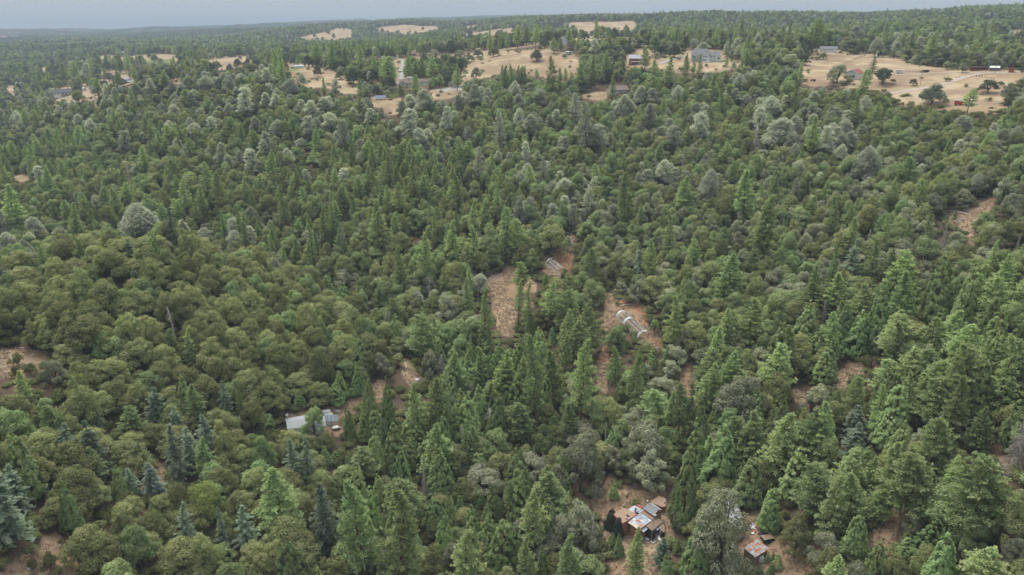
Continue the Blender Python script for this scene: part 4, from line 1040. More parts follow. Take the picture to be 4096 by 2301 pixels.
# ------------------------------------------------------------------ the rest of the woods: one object for each kind
LIB = bpy.data.collections.new('tree_kinds')     # never linked to the scene; only its copies are seen
def joined(crown, trunk, name):
    bmx = bmesh.new(); bmx.from_mesh(crown); nc = len(bmx.faces)
    bmx.from_mesh(trunk)
    bmx.faces.ensure_lookup_table()
    for f in bmx.faces[nc:]: f.material_index = 1
    me = bpy.data.meshes.new(name); bmx.to_mesh(me); bmx.free()
    me.materials.append(crown.materials[0]); me.materials.append(trunk.materials[0])
    return me
PC = {}
for sp in ('live', 'green', 'blue', 'dark', 'pine', 'gray', 'cedar', 'fir', 'snag', 'shrub'):
    PC[sp] = bpy.data.collections.new('kind_' + sp)
    for k, p in enumerate(PROTO[sp]):
        o = bpy.data.objects.new(f'{sp}_{k:02d}', joined(p[0], p[1], 'whole_' + sp))
        PC[sp].objects.link(o)

def scatter(name, label, cat, pts, coll, nvar):
    """one object whose points carry copies of the trees in COLL; pts: x, y, z, rot, sx, sz, idx"""
    pts = np.asarray(pts, float)
    me = bpy.data.meshes.new(name)
    me.vertices.add(len(pts)); me.vertices.foreach_set('co', pts[:, :3].astype(np.float32).ravel())
    def att(n, v, ty='FLOAT'):
        a = me.attributes.new(n, ty, 'POINT')
        a.data.foreach_set('vector' if ty == 'FLOAT_VECTOR' else 'value', v)
    att('rot', np.stack([np.zeros(len(pts)), np.zeros(len(pts)), pts[:, 3]], 1).astype(np.float32).ravel(), 'FLOAT_VECTOR')
    att('size', np.stack([pts[:, 4], pts[:, 4], pts[:, 5]], 1).astype(np.float32).ravel(), 'FLOAT_VECTOR')
    att('pick', pts[:, 6].astype(np.int32), 'INT')
    o = add_ob(name, me)
    o['kind'] = 'stuff'; o['label'] = label; o['category'] = cat
    ng = bpy.data.node_groups.new(name, 'GeometryNodeTree')
    ng.interface.new_socket('Geometry', in_out='INPUT', socket_type='NodeSocketGeometry')
    ng.interface.new_socket('Geometry', in_out='OUTPUT', socket_type='NodeSocketGeometry')
    n = ng.nodes; l = ng.links
    gi, go = n.new('NodeGroupInput'), n.new('NodeGroupOutput')
    ci = n.new('GeometryNodeCollectionInfo'); ci.inputs['Collection'].default_value = coll
    ci.inputs['Separate Children'].default_value = True; ci.inputs['Reset Children'].default_value = True
    ip = n.new('GeometryNodeInstanceOnPoints'); ip.inputs['Pick Instance'].default_value = True
    def na(nm, ty):
        a = n.new('GeometryNodeInputNamedAttribute'); a.data_type = ty; a.inputs['Name'].default_value = nm; return a.outputs[0]
    l.new(gi.outputs[0], ip.inputs['Points']); l.new(ci.outputs[0], ip.inputs['Instance'])
    l.new(na('pick', 'INT'), ip.inputs['Instance Index'])
    l.new(na('rot', 'FLOAT_VECTOR'), ip.inputs['Rotation']); l.new(na('size', 'FLOAT_VECTOR'), ip.inputs['Scale'])
    l.new(ip.outputs[0], go.inputs[0])
    md = o.modifiers.new('copies', 'NODES'); md.node_group = ng
    return o

def rows(L, sp):
    out = []
    for t in L:
        ps = PROTO[sp]
        k = pick_proto(t, ps)
        out.append((t['x'], t['y'], t['z'], rng.uniform(0, 6.28), t['r'] / ps[k][3] * 1.04, t['h'] / ps[k][2], k))
    return out

# distant woods beyond the ridge
fx, fy = poisson(820, 3400, 12.5, 6)
g = sample(COVER_G, fx, fy)
rr = np.random.default_rng(12)
keep = rr.uniform(size=len(fx)) < np.where(g > .4, .05, 1)
sp_far = rr.choice(6, size=len(fx), p=[.14, .10, .14, .08, .08, .46])
cl = fbm(fx, fy, 160, 50, 2)
sp_far = np.where((cl > .3) & (rr.uniform(size=len(fx)) < .4) & (np.hypot(fx, fy) < 1700), 3, sp_far)
fx, fy, sp_far = fx[keep], fy[keep], sp_far[keep]
fz = ground_z(fx, fy)
qx, qy, _ = to_pix(fx, fy, fz)
sel = (qx > -700) & (qx < 4800)
bad = np.zeros(len(fx), bool)
iy, ix = np.clip((qy / 8 - .7).astype(int), 0, MH - 1), np.clip((qx / 8).astype(int), 0, MW - 1)
tx, ty, _ = to_pix(fx, fy, fz + 12)
iy2 = np.clip((ty / 8).astype(int), 0, MH - 1)
bad = (open_mask[iy, ix] | open_mask[iy2, ix]) & (np.hypot(fx, fy) < 2700) & (rr.uniform(size=len(fx)) < .94)
sel &= ~bad
fx, fy, fz, sp_far = fx[sel], fy[sel], fz[sel], sp_far[sel]
far_rows = {s: [] for s in SPEC}
for q in range(len(fx)):
    s = SPEC[sp_far[q]]
    a, b, c, d = SIZE[s]; u = rr.uniform()
    kk = 1.25 if s in ('live', 'green', 'blue', 'dark') else .9
    far_rows[s].append(dict(x=fx[q], y=fy[q], z=fz[q] - .3, h=(a + (b - a) * u) * (kk * .9 if kk > 1.2 else kk), r=(c + (d - c) * u) * kk))
NAMES = {'dark': ('dark_oak_woodland', 'the many dark oaks on the hills beyond the ridge'), 'live': ('olive_oak_woodland', 'the many olive-green oaks too small to tell apart'), 'green': ('green_oak_woodland', 'the many fresh green oaks too small to tell apart'), 'blue': ('grey_oak_woodland', 'the many grey-green oaks and brush too small to tell apart'), 'pine': ('pine_woodland', 'the many distant pines over hills and hollows'), 'gray': ('grey_pine_woodland', 'the many distant pale grey pines'), 'cedar': ('cedar_woodland', 'the small cedars lost among other trees'), 'fir': ('fir_woodland', 'the small firs lost among other trees'), 'snag': ('dead_woodland', 'the small dead trees lost among others'), 'shrub': ('undergrowth', 'low brush filling gaps between the trees')}
for sp in PC:
    L = [t for t in rest if t['sp'] == sp] + far_rows.get(sp, [])
    if sp == 'shrub':
        L = L + under
        ux, uy = poisson(100, 560, 3.7, 44)
        uo = in_any(PG, ux, uy)
        uz = ground_z(ux, uy)
        for a_, b_, c_, o_ in zip(ux, uy, uz, uo):
            if not o_ and rng.uniform() < .8:
                L.append(dict(x=a_, y=b_, z=c_, h=rng.uniform(1.0, 3.2), r=rng.uniform(1.2, 2.6)))
    if L:
        nm, lb = NAMES[sp]
        scatter(nm, lb, 'undergrowth' if sp == 'shrub' else 'woodland', rows(L, sp), PC[sp], len(PROTO[sp]))

# far hills: groves, each copy a stand of many crowns
def grove(seed, mat):
    r_ = np.random.default_rng(seed)
    nt = 34
    P = np.stack([r_.uniform(-30, 30, nt), r_.uniform(-30, 30, nt), r_.uniform(4, 9, nt)], 1)
    k = r_.integers(0, nt, 1500); d = rand_dirs(1500, r_); d[:, 2] = np.abs(d[:, 2])
    C = P[k] + d * np.array([5, 5, 4.5]) * r_.uniform(.7, 1.05, (1500, 1))
    V = quads(C, d + rand_dirs(1500, r_) * .5, rand_dirs(1500, r_), r_.uniform(.8, 1.6, 1500), np.full(1500, .8), r_)
    return quad_mesh('grove', V, r_.uniform(0, .4, nt)[k], mat)
GC = bpy.data.collections.new('kind_grove')
for k in range(4):
    GC.objects.link(bpy.data.objects.new(f'grove_{k:02d}', grove(200 + k, M['f_dark'])))
gx_, gy_ = poisson(3400, 14000, 62, 8)
gg = sample(COVER_G, gx_, gy_)
kp = (rr.uniform(size=len(gx_)) < np.where(gg > .4, .12, .95)) & (np.abs(np.arctan2(gx_, gy_)) < math.radians(39))
gx_, gy_ = gx_[kp], gy_[kp]
gzz = ground_z(gx_, gy_)
scatter('distant_woods', 'dark woods on the far blue hills', 'woodland', np.stack([gx_, gy_, gzz - 2, rr.uniform(0, 6.28, len(gx_)), rr.uniform(.9, 1.4, len(gx_)), rr.uniform(.9, 1.5, len(gx_)), rr.integers(0, 4, len(gx_))], 1), GC, 4)

# dry grass standing in the open ground nearby
TC = bpy.data.collections.new('kind_tuft')
for k in range(3): TC.objects.link(bpy.data.objects.new(f'tuft_{k:02d}', make_tuft(300 + k)))
tx_, ty_ = poisson(120, 430, 1.15, 31)
tg = sample(COVER_G, tx_, ty_)
kp = (tg > .5) & (rr.uniform(size=len(tx_)) < .75) & (fbm(tx_, ty_, 7, 91, 2) > -.35)
tx_, ty_ = tx_[kp], ty_[kp]
scatter('dry_grass', 'tufts of dry tan grass in the clearings', 'grass', np.stack([tx_, ty_, ground_z(tx_, ty_), rr.uniform(0, 6.28, len(tx_)), rr.uniform(.7, 1.5, len(tx_)), rr.uniform(.6, 1.5, len(tx_)), rr.integers(0, 3, len(tx_))], 1), TC, 3)
# ------------------------------------------------------------------ built things
P_ = plain
for k, a in dict(
    white=((.62,.62,.60),.6,.12), cream=((.50,.46,.38),.7,.15), pale=((.60,.62,.60),.7,.08), greyroof=((.17,.175,.19),.85,.25), darkroof=((.075,.08,.09),.85,.25), brownroof=((.19,.145,.12),.9,.3),
    shingle=((.32,.215,.15),.95,.28), weath=((.21,.155,.115),.95,.35), flatbrown=((.24,.16,.11),.9,.15), metal=((.29,.31,.33),.6,.2), metalblue=((.30,.35,.40),.5,.2), whitemetal=((.25,.255,.26),.7,.22),
    orange=((.33,.15,.09),.8,.2), pink=((.40,.20,.16),.8,.2), redroof=((.24,.075,.06),.7,.2), redwall=((.33,.085,.045),.8,.2), dark=((.03,.03,.032),.8,.3), glass=((.045,.055,.065),.15,.2), barnwood=((.17,.145,.135),.95,.3),
    wood=((.26,.19,.13),.9,.3), pole=((.27,.17,.11),.9,.3), panel=((.07,.10,.19),.6,.15), lightpanel=((.20,.23,.28),.6,.1), plastic=((.52,.54,.55),.6,.25), rib=((.60,.58,.53),.6,.2), rock=((.50,.46,.42),.95,.25), steel=((.26,.27,.28),.6,.2), black=((.02,.02,.022),.7,.3),
    blue=((.07,.13,.30),.6,.2), red=((.42,.06,.04),.5,.2), tyre=((.02,.02,.02),.9,.2), scrap=((.45,.43,.41),.8,.45), yellowed=((.50,.46,.36),.7,.3)).items():
    M[k] = P_(k.replace('_', ' ') + ' finish', a[0], a[1], a[2])
M['rusty'] = P_('rusted sheet', (.36,.36,.36), .7, .2, 1.2, 0, (.26,.10,.055), -.03)
M['patchy'] = P_('weathered metal sheet', (.31,.35,.38), .55, .2, 1.0, 0, (.42,.43,.42), .03)
M['pale_road'] = P_('pale gravel', (.36,.30,.245), .95, .15, .4)
M['grey_road'] = P_('grey gravel', (.30,.29,.28), .95, .15, .4)

class MB:
    def __init__(self): self.v, self.f = [], []
    def poly(self, pts, faces):
        b = len(self.v); self.v += [tuple(p) for p in pts]; self.f += [tuple(b + i for i in f) for f in faces]; return self
    def box(self, x0, x1, y0, y1, z0, z1):
        return self.poly([(x0,y0,z0),(x1,y0,z0),(x1,y1,z0),(x0,y1,z0),(x0,y0,z1),(x1,y0,z1),(x1,y1,z1),(x0,y1,z1)], [(0,3,2,1),(4,5,6,7),(0,1,5,4),(1,2,6,5),(2,3,7,6),(3,0,4,7)])
    def slab(self, top, t):
        """a sheet: its top outline (any polygon) and its thickness downwards"""
        n = len(top)
        a = sum((Vector(top[i]).cross(Vector(top[(i + 1) % n])) for i in range(n)), Vector()).z
        if a < 0: top = top[::-1]
        bot = [(p[0], p[1], p[2] - t) for p in top]
        return self.poly(list(top) + bot, [tuple(range(n)), tuple(range(2 * n - 1, n - 1, -1))] + [(i, n + i, n + (i + 1) % n, (i + 1) % n) for i in range(n)])
    def drop(self, top, zb):
        n = len(top)
        a = sum((Vector(top[i]).cross(Vector(top[(i + 1) % n])) for i in range(n)), Vector()).z
        if a < 0: top = top[::-1]
        bot = [(p[0], p[1], zb) for p in top]
        return self.poly(list(top) + bot, [tuple(range(n)), tuple(range(2 * n - 1, n - 1, -1))] + [(i, n + i, n + (i + 1) % n, (i + 1) % n) for i in range(n)])
    def tube(self, pts, r, n=6):
        t = Tubes(); t.tube(pts, r, n); return self.poly(t.v, t.f)
    def disc(self, c, ax, r, t, n=12):
        ax = Vector(ax).normalized(); x = ax.orthogonal().normalized(); y = ax.cross(x); c = Vector(c)
        P = [c + ax * s * t / 2 + (x * math.cos(2 * PI * i / n) + y * math.sin(2 * PI * i / n)) * r for s in (-1, 1) for i in range(n)]
        return self.poly(P, [tuple(range(n))[::-1], tuple(range(n, 2 * n))] + [(i, (i + 1) % n, n + (i + 1) % n, n + i) for i in range(n)])
    def ob(self, name, mat, parent=None):
        return add_ob(name, mesh_from(name, self.v, self.f, [mat]), parent)

def thing(name, label, cat, loc, rz=0, group=None):
    o = add_ob(name, None); o.location = loc; o.rotation_euler = (0, 0, rz)
    o['label'] = label; o['category'] = cat
    if group: o['group'] = group
    return o
def tag(o, label, cat, group=None):
    o['label'] = label; o['category'] = cat
    if group: o['group'] = group
    return o
def facing(x, y, turn=0): return -math.atan2(x, y) + math.radians(turn)

def at_z(px, py, z):
    """where the line of sight through a photo pixel reaches height z"""
    a, t = pix_dir(px, py); R = (z - CAMZ) / float(t)
    return (R * math.sin(float(a)), R * math.cos(float(a)), z)

def window(parent, x, z, w, h, y, nx=1, mat='white', side=0):
    """frame and pane on the front wall (y) of a house; side=1 puts it on the right wall"""
    f = MB(); b = .14
    def bx(m, a0, a1, d0, d1, z0, z1):
        m.box(a0, a1, d0, d1, z0, z1) if not side else m.box(-d1, -d0, a0, a1, z0, z1)
    bx(f, x - w/2, x + w/2, y - .1, y + .02, z, z + b); bx(f, x - w/2, x + w/2, y - .1, y + .02, z + h - b, z + h)
    bx(f, x - w/2, x - w/2 + b, y - .1, y + .02, z + b, z + h - b); bx(f, x + w/2 - b, x + w/2, y - .1, y + .02, z + b, z + h - b)
    for i in range(1, nx):
        q = x - w/2 + w * i / nx; bx(f, q - .05, q + .05, y - .08, y + .02, z + b, z + h - b)
    o = f.ob('window', M[mat], parent)
    p = MB(); bx(p, x - w/2 + b, x + w/2 - b, y - .045, y - .01, z + b, z + h - b)
    p.ob('pane', M['glass'], o)
    return o

def gable(parent, x0, x1, y0, y1, z0, hw, hr, wall, roof, axis='x', oh=.45, hip=0.0, trim=None):
    """walls with gable ends and a pitched roof of two slabs"""
    w = MB(); zt = z0 + hw; zr = zt + hr
    if axis == 'x':
        ym = (y0 + y1) / 2
        w.poly([(x0,y0,z0-1),(x1,y0,z0-1),(x1,y1,z0-1),(x0,y1,z0-1),(x0,y0,zt),(x1,y0,zt),(x1,y1,zt),(x0,y1,zt),(x0+hip,ym,zr-.05),(x1-hip,ym,zr-.05)],
               [(0,1,5,4),(1,2,6,9,5),(2,3,7,6),(3,0,4,8,7),(4,5,9,8),(7,8,9,6)])
        s = hr / ((y1 - y0) / 2)
        A = [(x0-oh+hip,ym,zr),(x1+oh-hip,ym,zr),(x1+oh,y0-oh,zt-s*oh),(x0-oh,y0-oh,zt-s*oh)]
        B = [(x0-oh+hip,ym,zr),(x1+oh-hip,ym,zr),(x1+oh,y1+oh,zt-s*oh),(x0-oh,y1+oh,zt-s*oh)]
        ends = [[(x0-oh+hip,ym,zr),(x0-oh,y0-oh,zt-s*oh),(x0-oh,y1+oh,zt-s*oh)], [(x1+oh-hip,ym,zr),(x1+oh,y0-oh,zt-s*oh),(x1+oh,y1+oh,zt-s*oh)]] if hip else []
    else:
        xm = (x0 + x1) / 2
        w.poly([(x0,y0,z0-1),(x1,y0,z0-1),(x1,y1,z0-1),(x0,y1,z0-1),(x0,y0,zt),(x1,y0,zt),(x1,y1,zt),(x0,y1,zt),(xm,y0,zr-.05),(xm,y1,zr-.05)],
               [(0,1,5,8,4),(1,2,6,5),(2,3,7,9,6),(3,0,4,7),(4,8,9,7),(5,6,9,8)])
        s = hr / ((x1 - x0) / 2)
        A = [(xm,y0-oh,zr),(xm,y1+oh,zr),(x0-oh,y1+oh,zt-s*oh),(x0-oh,y0-oh,zt-s*oh)]
        B = [(xm,y0-oh,zr),(xm,y1+oh,zr),(x1+oh,y1+oh,zt-s*oh),(x1+oh,y0-oh,zt-s*oh)]
        ends = []
    w.ob('wall', M[wall], parent)
    r = MB()
    for q in [A, B] + ends: r.slab([(p[0], p[1], p[2] + .16) for p in q], .15)
    ro = r.ob('roof', M[roof], parent)
    if trim and axis == 'y':
        m = MB()
        for q in (A, B):
            a, b = Vector(q[0]), Vector(q[3])
            m.poly([(a.x, a.y-.06, a.z+.2), (b.x, b.y-.06, b.z+.2), (b.x, b.y-.06, b.z-.15), (a.x, a.y-.06, a.z-.15), (a.x, a.y+.05, a.z+.2), (b.x, b.y+.05, b.z+.2), (b.x, b.y+.05, b.z-.15), (a.x, a.y+.05, a.z-.15)], [(0,1,2,3),(7,6,5,4),(0,4,5,1),(3,2,6,7)])
        m.ob('gable_trim', M[trim], ro)
    return ro

def place(name, label, cat, px, py, turn=0, group=None, sink=0.0):
    x, y, z = hit(px, py)
    return thing(name, label, cat, (x, y, z - sink), facing(x, y, turn), group)

def simple_house(name, label, px, py, W, D, hw, hr, wall, roof, turn=0, axis='x', wins=(), hip=0.0, cat='house', door=None, trim=None, group=None):
    t = place(name, label, cat, px, py, turn, group)
    gable(t, -W/2, W/2, 0, D, 0, hw, hr, wall, roof, axis, hip=hip, trim=trim)
    for (x, z, w, h) in wins: window(t, x, z, w, h, 0)
    if door is not None:
        MB().box(door - .5, door + .5, -.08, .02, .1, 2.2).ob('door', M['wood'], t)
    return t

# ---- lanes: thin gravel sheets draped on the ground
def ribbon(name, pts, width, mat, label, lift=.12):
    P = np.array([hit(*p)[:2] for p in pts])
    Q = [P[0]]
    for a, b in zip(P[:-1], P[1:]):
        n = max(2, int(np.linalg.norm(b - a) / 3))
        Q += [a + (b - a) * i / n for i in range(1, n + 1)]
    Q = np.array(Q)
    for _ in range(6): Q[1:-1] = (Q[:-2] + Q[1:-1] * 2 + Q[2:]) / 4
    d = np.gradient(Q, axis=0); d /= np.maximum(np.linalg.norm(d, axis=1, keepdims=True), 1e-6)
    nrm = np.stack([-d[:, 1], d[:, 0]], 1)
    v, f = [], []
    K = 5
    for i in range(len(Q)):
        wv = width * (1 + .12 * math.sin(i * 1.7))
        for k in range(K):
            p = Q[i] + nrm[i] * wv * (k / (K - 1) - .5)
            v.append((p[0], p[1], gz(p[0], p[1]) + lift))
    for i in range(len(Q) - 1):
        for k in range(K - 1):
            a = i * K + k; f.append((a, a + 1, a + K + 1, a + K))
    o = add_ob(name, mesh_from(name, v, f, [mat])); o['kind'] = 'structure'; o['label'] = label
    return o
RL = ['pale gravel lane climbing across the dry pasture', 'pale lane along the wooden fence', 'grey drive up to the white house', 'narrow lane between the pines', 'grey gravel parking beside the white garage']
for (pts, wd, kd), lb in zip(ROADS, RL):
    ribbon('lane', pts, wd, M['pale_road'] if kd == 'pale' else M['grey_road'], lb)
ribbon('track', [(1602,1432),(1606,1450),(1611,1475),(1616,1510)], .75, M['pale_road'], 'left wheel rut of the two-track dirt lane', .08)
ribbon('track', [(1616,1434),(1622,1452),(1627,1475),(1629,1500)], .75, M['pale_road'], 'right wheel rut of the two-track dirt lane', .08)
ribbon('track', [(2446,1895),(2440,1925),(2420,1955),(2385,1990)], 1.6, M['flatbrown'], 'brown footpath from the trees to the ramshackle house', .06)

# ---- the ramshackle house in the hollow
hx, hy, hz0 = hit(2575, 2085)
hz0 = hz0 + .2
house = thing('ramshackle_house', 'ramshackle house with many patched tin and tan shingle roofs in a dry clearing', 'house', (0, 0, 0))
def C1(zx, zy, h):   # pixel in the close view -> point at a roof height
    return at_z(2380 + zx * .2473, 1960 + zy * .2473, hz0 + h)
def inset(P, d=.25):
    c = sum((Vector(p) for p in P), Vector()) / len(P)
    return [tuple(Vector(p) + (c - Vector(p)).normalized() * d) for p in P]
def roof(pts, mat, wall, nm='roof', t=.14, base=True, fascia=None, label=None):
    P = [C1(*p) for p in pts]
    o = MB().slab(P, t).ob(nm, M[mat], house)
    if label: o['label'] = label
    if base:
        top = [(p[0], p[1], p[2] - t - .02) for p in inset(P)]
        MB().drop(top, hz0 - 1.5).ob('wall', M[wall], house)
    if fascia:
        f = MB()
        n = len(P)
        for i in range(n):
            a, b = P[i], P[(i + 1) % n]
            d = (Vector(b) - Vector(a)).normalized(); nn = Vector((d.y, -d.x, 0)) * .05
            f.poly([Vector(a) + nn + Vector((0,0,.02)), Vector(b) + nn + Vector((0,0,.02)), Vector(b) + nn - Vector((0,0,.38)), Vector(a) + nn - Vector((0,0,.38)),
                    Vector(a) - nn + Vector((0,0,.02)), Vector(b) - nn + Vector((0,0,.02)), Vector(b) - nn - Vector((0,0,.38)), Vector(a) - nn - Vector((0,0,.38))], [(0,1,2,3),(7,6,5,4),(0,4,5,1),(3,2,6,7)])
        f.ob('fascia', M[fascia], o)
    return o
roof([(460,285,3.5),(685,390,3.4),(452,533,3.0),(298,385,3.0)], 'shingle', 'orange', fascia='pink', label='tan shingle roof with a skylight')
roof([(635,248,3.2),(742,308,3.2),(650,372,3.1),(535,315,3.1)], 'patchy', 'wood', label='blue-grey metal roof at the back')
roof([(700,225,3.0),(792,266,3.0),(748,312,2.9),(655,255,2.9)], 'redroof', 'redwall', label='dark red metal roof')
roof([(745,310,3.0),(790,318,3.0),(715,378,3.0),(680,350,3.0)], 'metalblue', 'wood')
roof([(1035,98,3.6),(1142,135,3.5),(1142,262,3.2),(1085,272,3.2),(890,190,3.4)], 'shingle', 'orange', fascia='orange', label='tan shingle roof at the far end')
roof([(780,318,3.3),(948,417,3.3),(942,490,3.2),(735,355,3.2)], 'flatbrown', 'wood', label='flat brown roof strip')
roof([(940,490,3.2),(975,418,3.2),(1097,515,2.9),(930,660,2.7),(820,580,2.9)], 'weath', 'dark', label='weathered brown plank roof')
roof([(1097,535,2.6),(1128,600,2.5),(1128,672,2.3),(1105,686,2.3),(1012,590,2.5)], 'weath', 'dark')
roof([(1005,595,2.4),(1036,630,2.3),(1000,656,2.1),(980,620,2.3)], 'metalblue', 'dark', base=False)
roof([(805,583,2.5),(866,620,2.4),(787,682,2.2),(722,640,2.3)], 'metal', 'dark', base=False, label='small grey tin porch roof')
# patchwork of tin sheets, each a sheet of its own, over a wooden body
c = [Vector(C1(*p)) for p in ((740,362,3.3),(916,490,3.2),(752,608,2.9),(560,500,2.95))]
MB().drop([tuple(p - Vector((0,0,.2))) for p in [Vector(q) for q in inset([tuple(v) for v in c], .2)]], hz0 - 1.5).ob('wall', M['orange'], house)
nu, nv = 4, 5
for i in range(nu):
    for j in range(nv):
        def bl(u, v): return c[0] * (1 - u) * (1 - v) + c[1] * u * (1 - v) + c[2] * u * v + c[3] * (1 - u) * v
        u0, u1, v0, v1 = i / nu, (i + 1) / nu + .02, j / nv, (j + 1) / nv + .015
        dz = Vector((0, 0, .02 * ((i + j) % 3) + random.uniform(0, .02)))
        mt = 'rusty' if (i, j) in ((1,3),(2,3),(3,3),(2,4),(3,4)) else 'whitemetal' if (i, j) in ((0,0),(1,1)) else ('patchy', 'metal', 'metalblue')[(i * 2 + j) % 3]
        MB().slab([tuple(bl(u0, v0) + dz), tuple(bl(u1, v0) + dz), tuple(bl(u1, v1) + dz), tuple(bl(u0, v1) + dz)], .03).ob('roof_sheet', M[mt], house)
c2 = [Vector(C1(*p)) for p in ((600,478,3.0),(752,606,2.95),(708,648,2.75),(533,522,2.8))]
for i in range(4):
    a, b = i / 4, (i + 1) / 4 + .02
    MB().slab([tuple(c2[0].lerp(c2[1], a) + Vector((0,0,.03*(i%2)))), tuple(c2[0].lerp(c2[1], b) + Vector((0,0,.03*(i%2)))), tuple(c2[3].lerp(c2[2], b) + Vector((0,0,.03*(i%2)))), tuple(c2[3].lerp(c2[2], a) + Vector((0,0,.03*(i%2))))], .03).ob('roof_sheet', M['yellowed'], house)
# white corrugated gable roof: narrow ribs on two slopes
r0, r1 = Vector(C1(855,212,5.2)), Vector(C1(1030,320,5.2))
e0, e1 = Vector(C1(778,300,3.9)), Vector(C1(945,415,3.9))
f0, f1 = Vector(C1(930,208,4.3)), Vector(C1(1083,318,4.3))
MB().drop([tuple(v - Vector((0,0,.25))) for v in (e0.lerp(f0,.06), e1.lerp(f1,.06), f1.lerp(e1,.06), f0.lerp(e0,.06))], hz0 - 1.5).ob('wall', M['pink'], house)
MB().poly([tuple(v) for v in (r1, f1, e1, r0, f0, e0)], [(0,1,2),(3,5,4)]).ob('gable', M['pink'], house)
ra = MB().slab([tuple(v) for v in (r0, r1, e1, e0)], .06).ob('roof', M['whitemetal'], house)
ra['label'] = 'white corrugated metal gable roof'
m = MB()
for i in range(17):
    q = (i + .5) / 17
    a, b = r0.lerp(r1, q), e0.lerp(e1, q)
    w = (r1 - r0).normalized() * .1
    m.slab([tuple(a - w + Vector((0,0,.06))), tuple(a + w + Vector((0,0,.06))), tuple(b + w + Vector((0,0,.06))), tuple(b - w + Vector((0,0,.06)))], .055)
m.ob('corrugation', M['whitemetal'], ra)
MB().slab([tuple(v) for v in (r0, r1, f1, f0)], .06).ob('roof', M['metal'], house)
MB().tube([tuple(r0 + Vector((0,0,.08))), tuple(r1 + Vector((0,0,.08)))], .09, 6).ob('ridge_cap', M['whitemetal'], house)
sk = [C1(505,395,3.42), C1(556,415,3.42), C1(538,430,3.4), C1(500,408,3.4)]
s_ = MB().slab([(p[0], p[1], p[2] + .1) for p in sk], .12).ob('skylight', M['glass'], house)
def pipe(zx, zy, h0, h, r, mat, cap=False, nm='stovepipe'):
    p = Vector(C1(zx, zy, h0))
    o = MB().tube([tuple(p - Vector((0,0,.2))), tuple(p + Vector((0,0,h)))], r, 8).ob(nm, M[mat], house)
    if cap: MB().disc(tuple(p + Vector((0,0,h + .15))), (0,0,1), r * 2, .12).ob('cap', M[mat], o)
pipe(652, 375, 3.2, 1.3, .13, 'dark', True); pipe(965, 445, 3.3, .7, .22, 'metalblue', True); pipe(508, 465, 3.2, .4, .24, 'metalblue', False, 'roof_vent'); pipe(943, 520, 3.1, .9, .07, 'whitemetal', False)
pipe(845, 205, 5.0, .4, .15, 'metal', True); pipe(1126, 200, 3.5, .35, .2, 'metalblue', False, 'roof_vent')
for zx, zy in ((560,560),(600,595)):
    p = Vector(C1(zx, zy, 1.0)); MB().box(p.x-.45, p.x+.45, p.y-.06, p.y+.06, p.z-.1, p.z+.9).ob('window', M['glass'], house)
for zx, zy, lh in ((735,655,2.2),(790,690,2.1),(925,668,2.6),(975,640,2.2),(1060,690,2.2)):
    p = Vector(C1(zx, zy, lh)); MB().box(p.x-.08, p.x+.08, p.y-.08, p.y+.08, hz0-1.2, p.z).ob('post', M['wood'], house)
white_post = Vector(C1(1057, 660, 2.0)); MB().box(white_post.x-.1, white_post.x+.1, white_post.y-.1, white_post.y+.1, hz0-1, white_post.z).ob('post', M['white'], house)['label'] = 'white painted post'
a, b = C1(690,380,3.5), C1(615,375,3.6)
dish0 = thing('roof_antenna', 'dark tangled antenna standing on the tan roof edge of the ramshackle house', 'antenna', C1(660,388,3.45))
MB().tube([(0,0,0),(0,0,1.5)], .05).ob('mast', M['dark'], dish0)
for k in range(4): MB().tube([(-.7,-.3+k*.1,1.5-k*.25),(.7,.3-k*.1,1.45-k*.25)], .035, 5).ob('rod', M['dark'], dish0)

# barrels and rubbish by the house
def barrel(zx, zy, mat, label):
    p = Vector(C1(zx, zy, .0)); p.z = gz(p.x, p.y)
    t = thing('barrel', label, 'barrel', tuple(p), 0, 'barrels beside the ramshackle house')
    MB().disc((0,0,.45), (0,0,1), .33, .9, 14).ob('drum', M[mat], t); MB().disc((0,0,.93), (0,0,1), .35, .06, 14).ob('lid', M['metal'], t)
barrel(1050, 405, 'yellowed', 'pinkish white barrel beside the white corrugated roof of the ramshackle house')
barrel(1083, 400, 'dark', 'dark barrel beside the pale barrel at the ramshackle house')
def lump(seed, s=(1,1,1)):
    bm = bmesh.new(); bmesh.ops.create_icosphere(bm, subdivisions=2, radius=1)
    r_ = random.Random(seed); off = [r_.uniform(0, 9) for _ in range(3)]
    for v in bm.verts:
        n = 1 + .28 * math.sin(v.co.x * 3 + off[0]) * math.sin(v.co.y * 3.3 + off[1]) + .2 * math.sin(v.co.z * 4 + off[2])
        v.co = Vector((v.co.x * s[0], v.co.y * s[1], max(v.co.z, -.55) * s[2])) * n
    me = bpy.data.meshes.new('lump'); bm.to_mesh(me); bm.free(); me.shade_smooth() ; return me
LUMPS = {}
def lump_me(k, mat):
    if (k, mat) not in LUMPS:
        me = lump(k); me.materials.append(M[mat]); LUMPS[(k, mat)] = me
    return LUMPS[(k, mat)]
rr2 = random.Random(3)
ALIKE = []      # look-alikes lying about: told apart by their place from left to right
def alike(o, word, where, px): ALIKE.append((word, where, px, o))
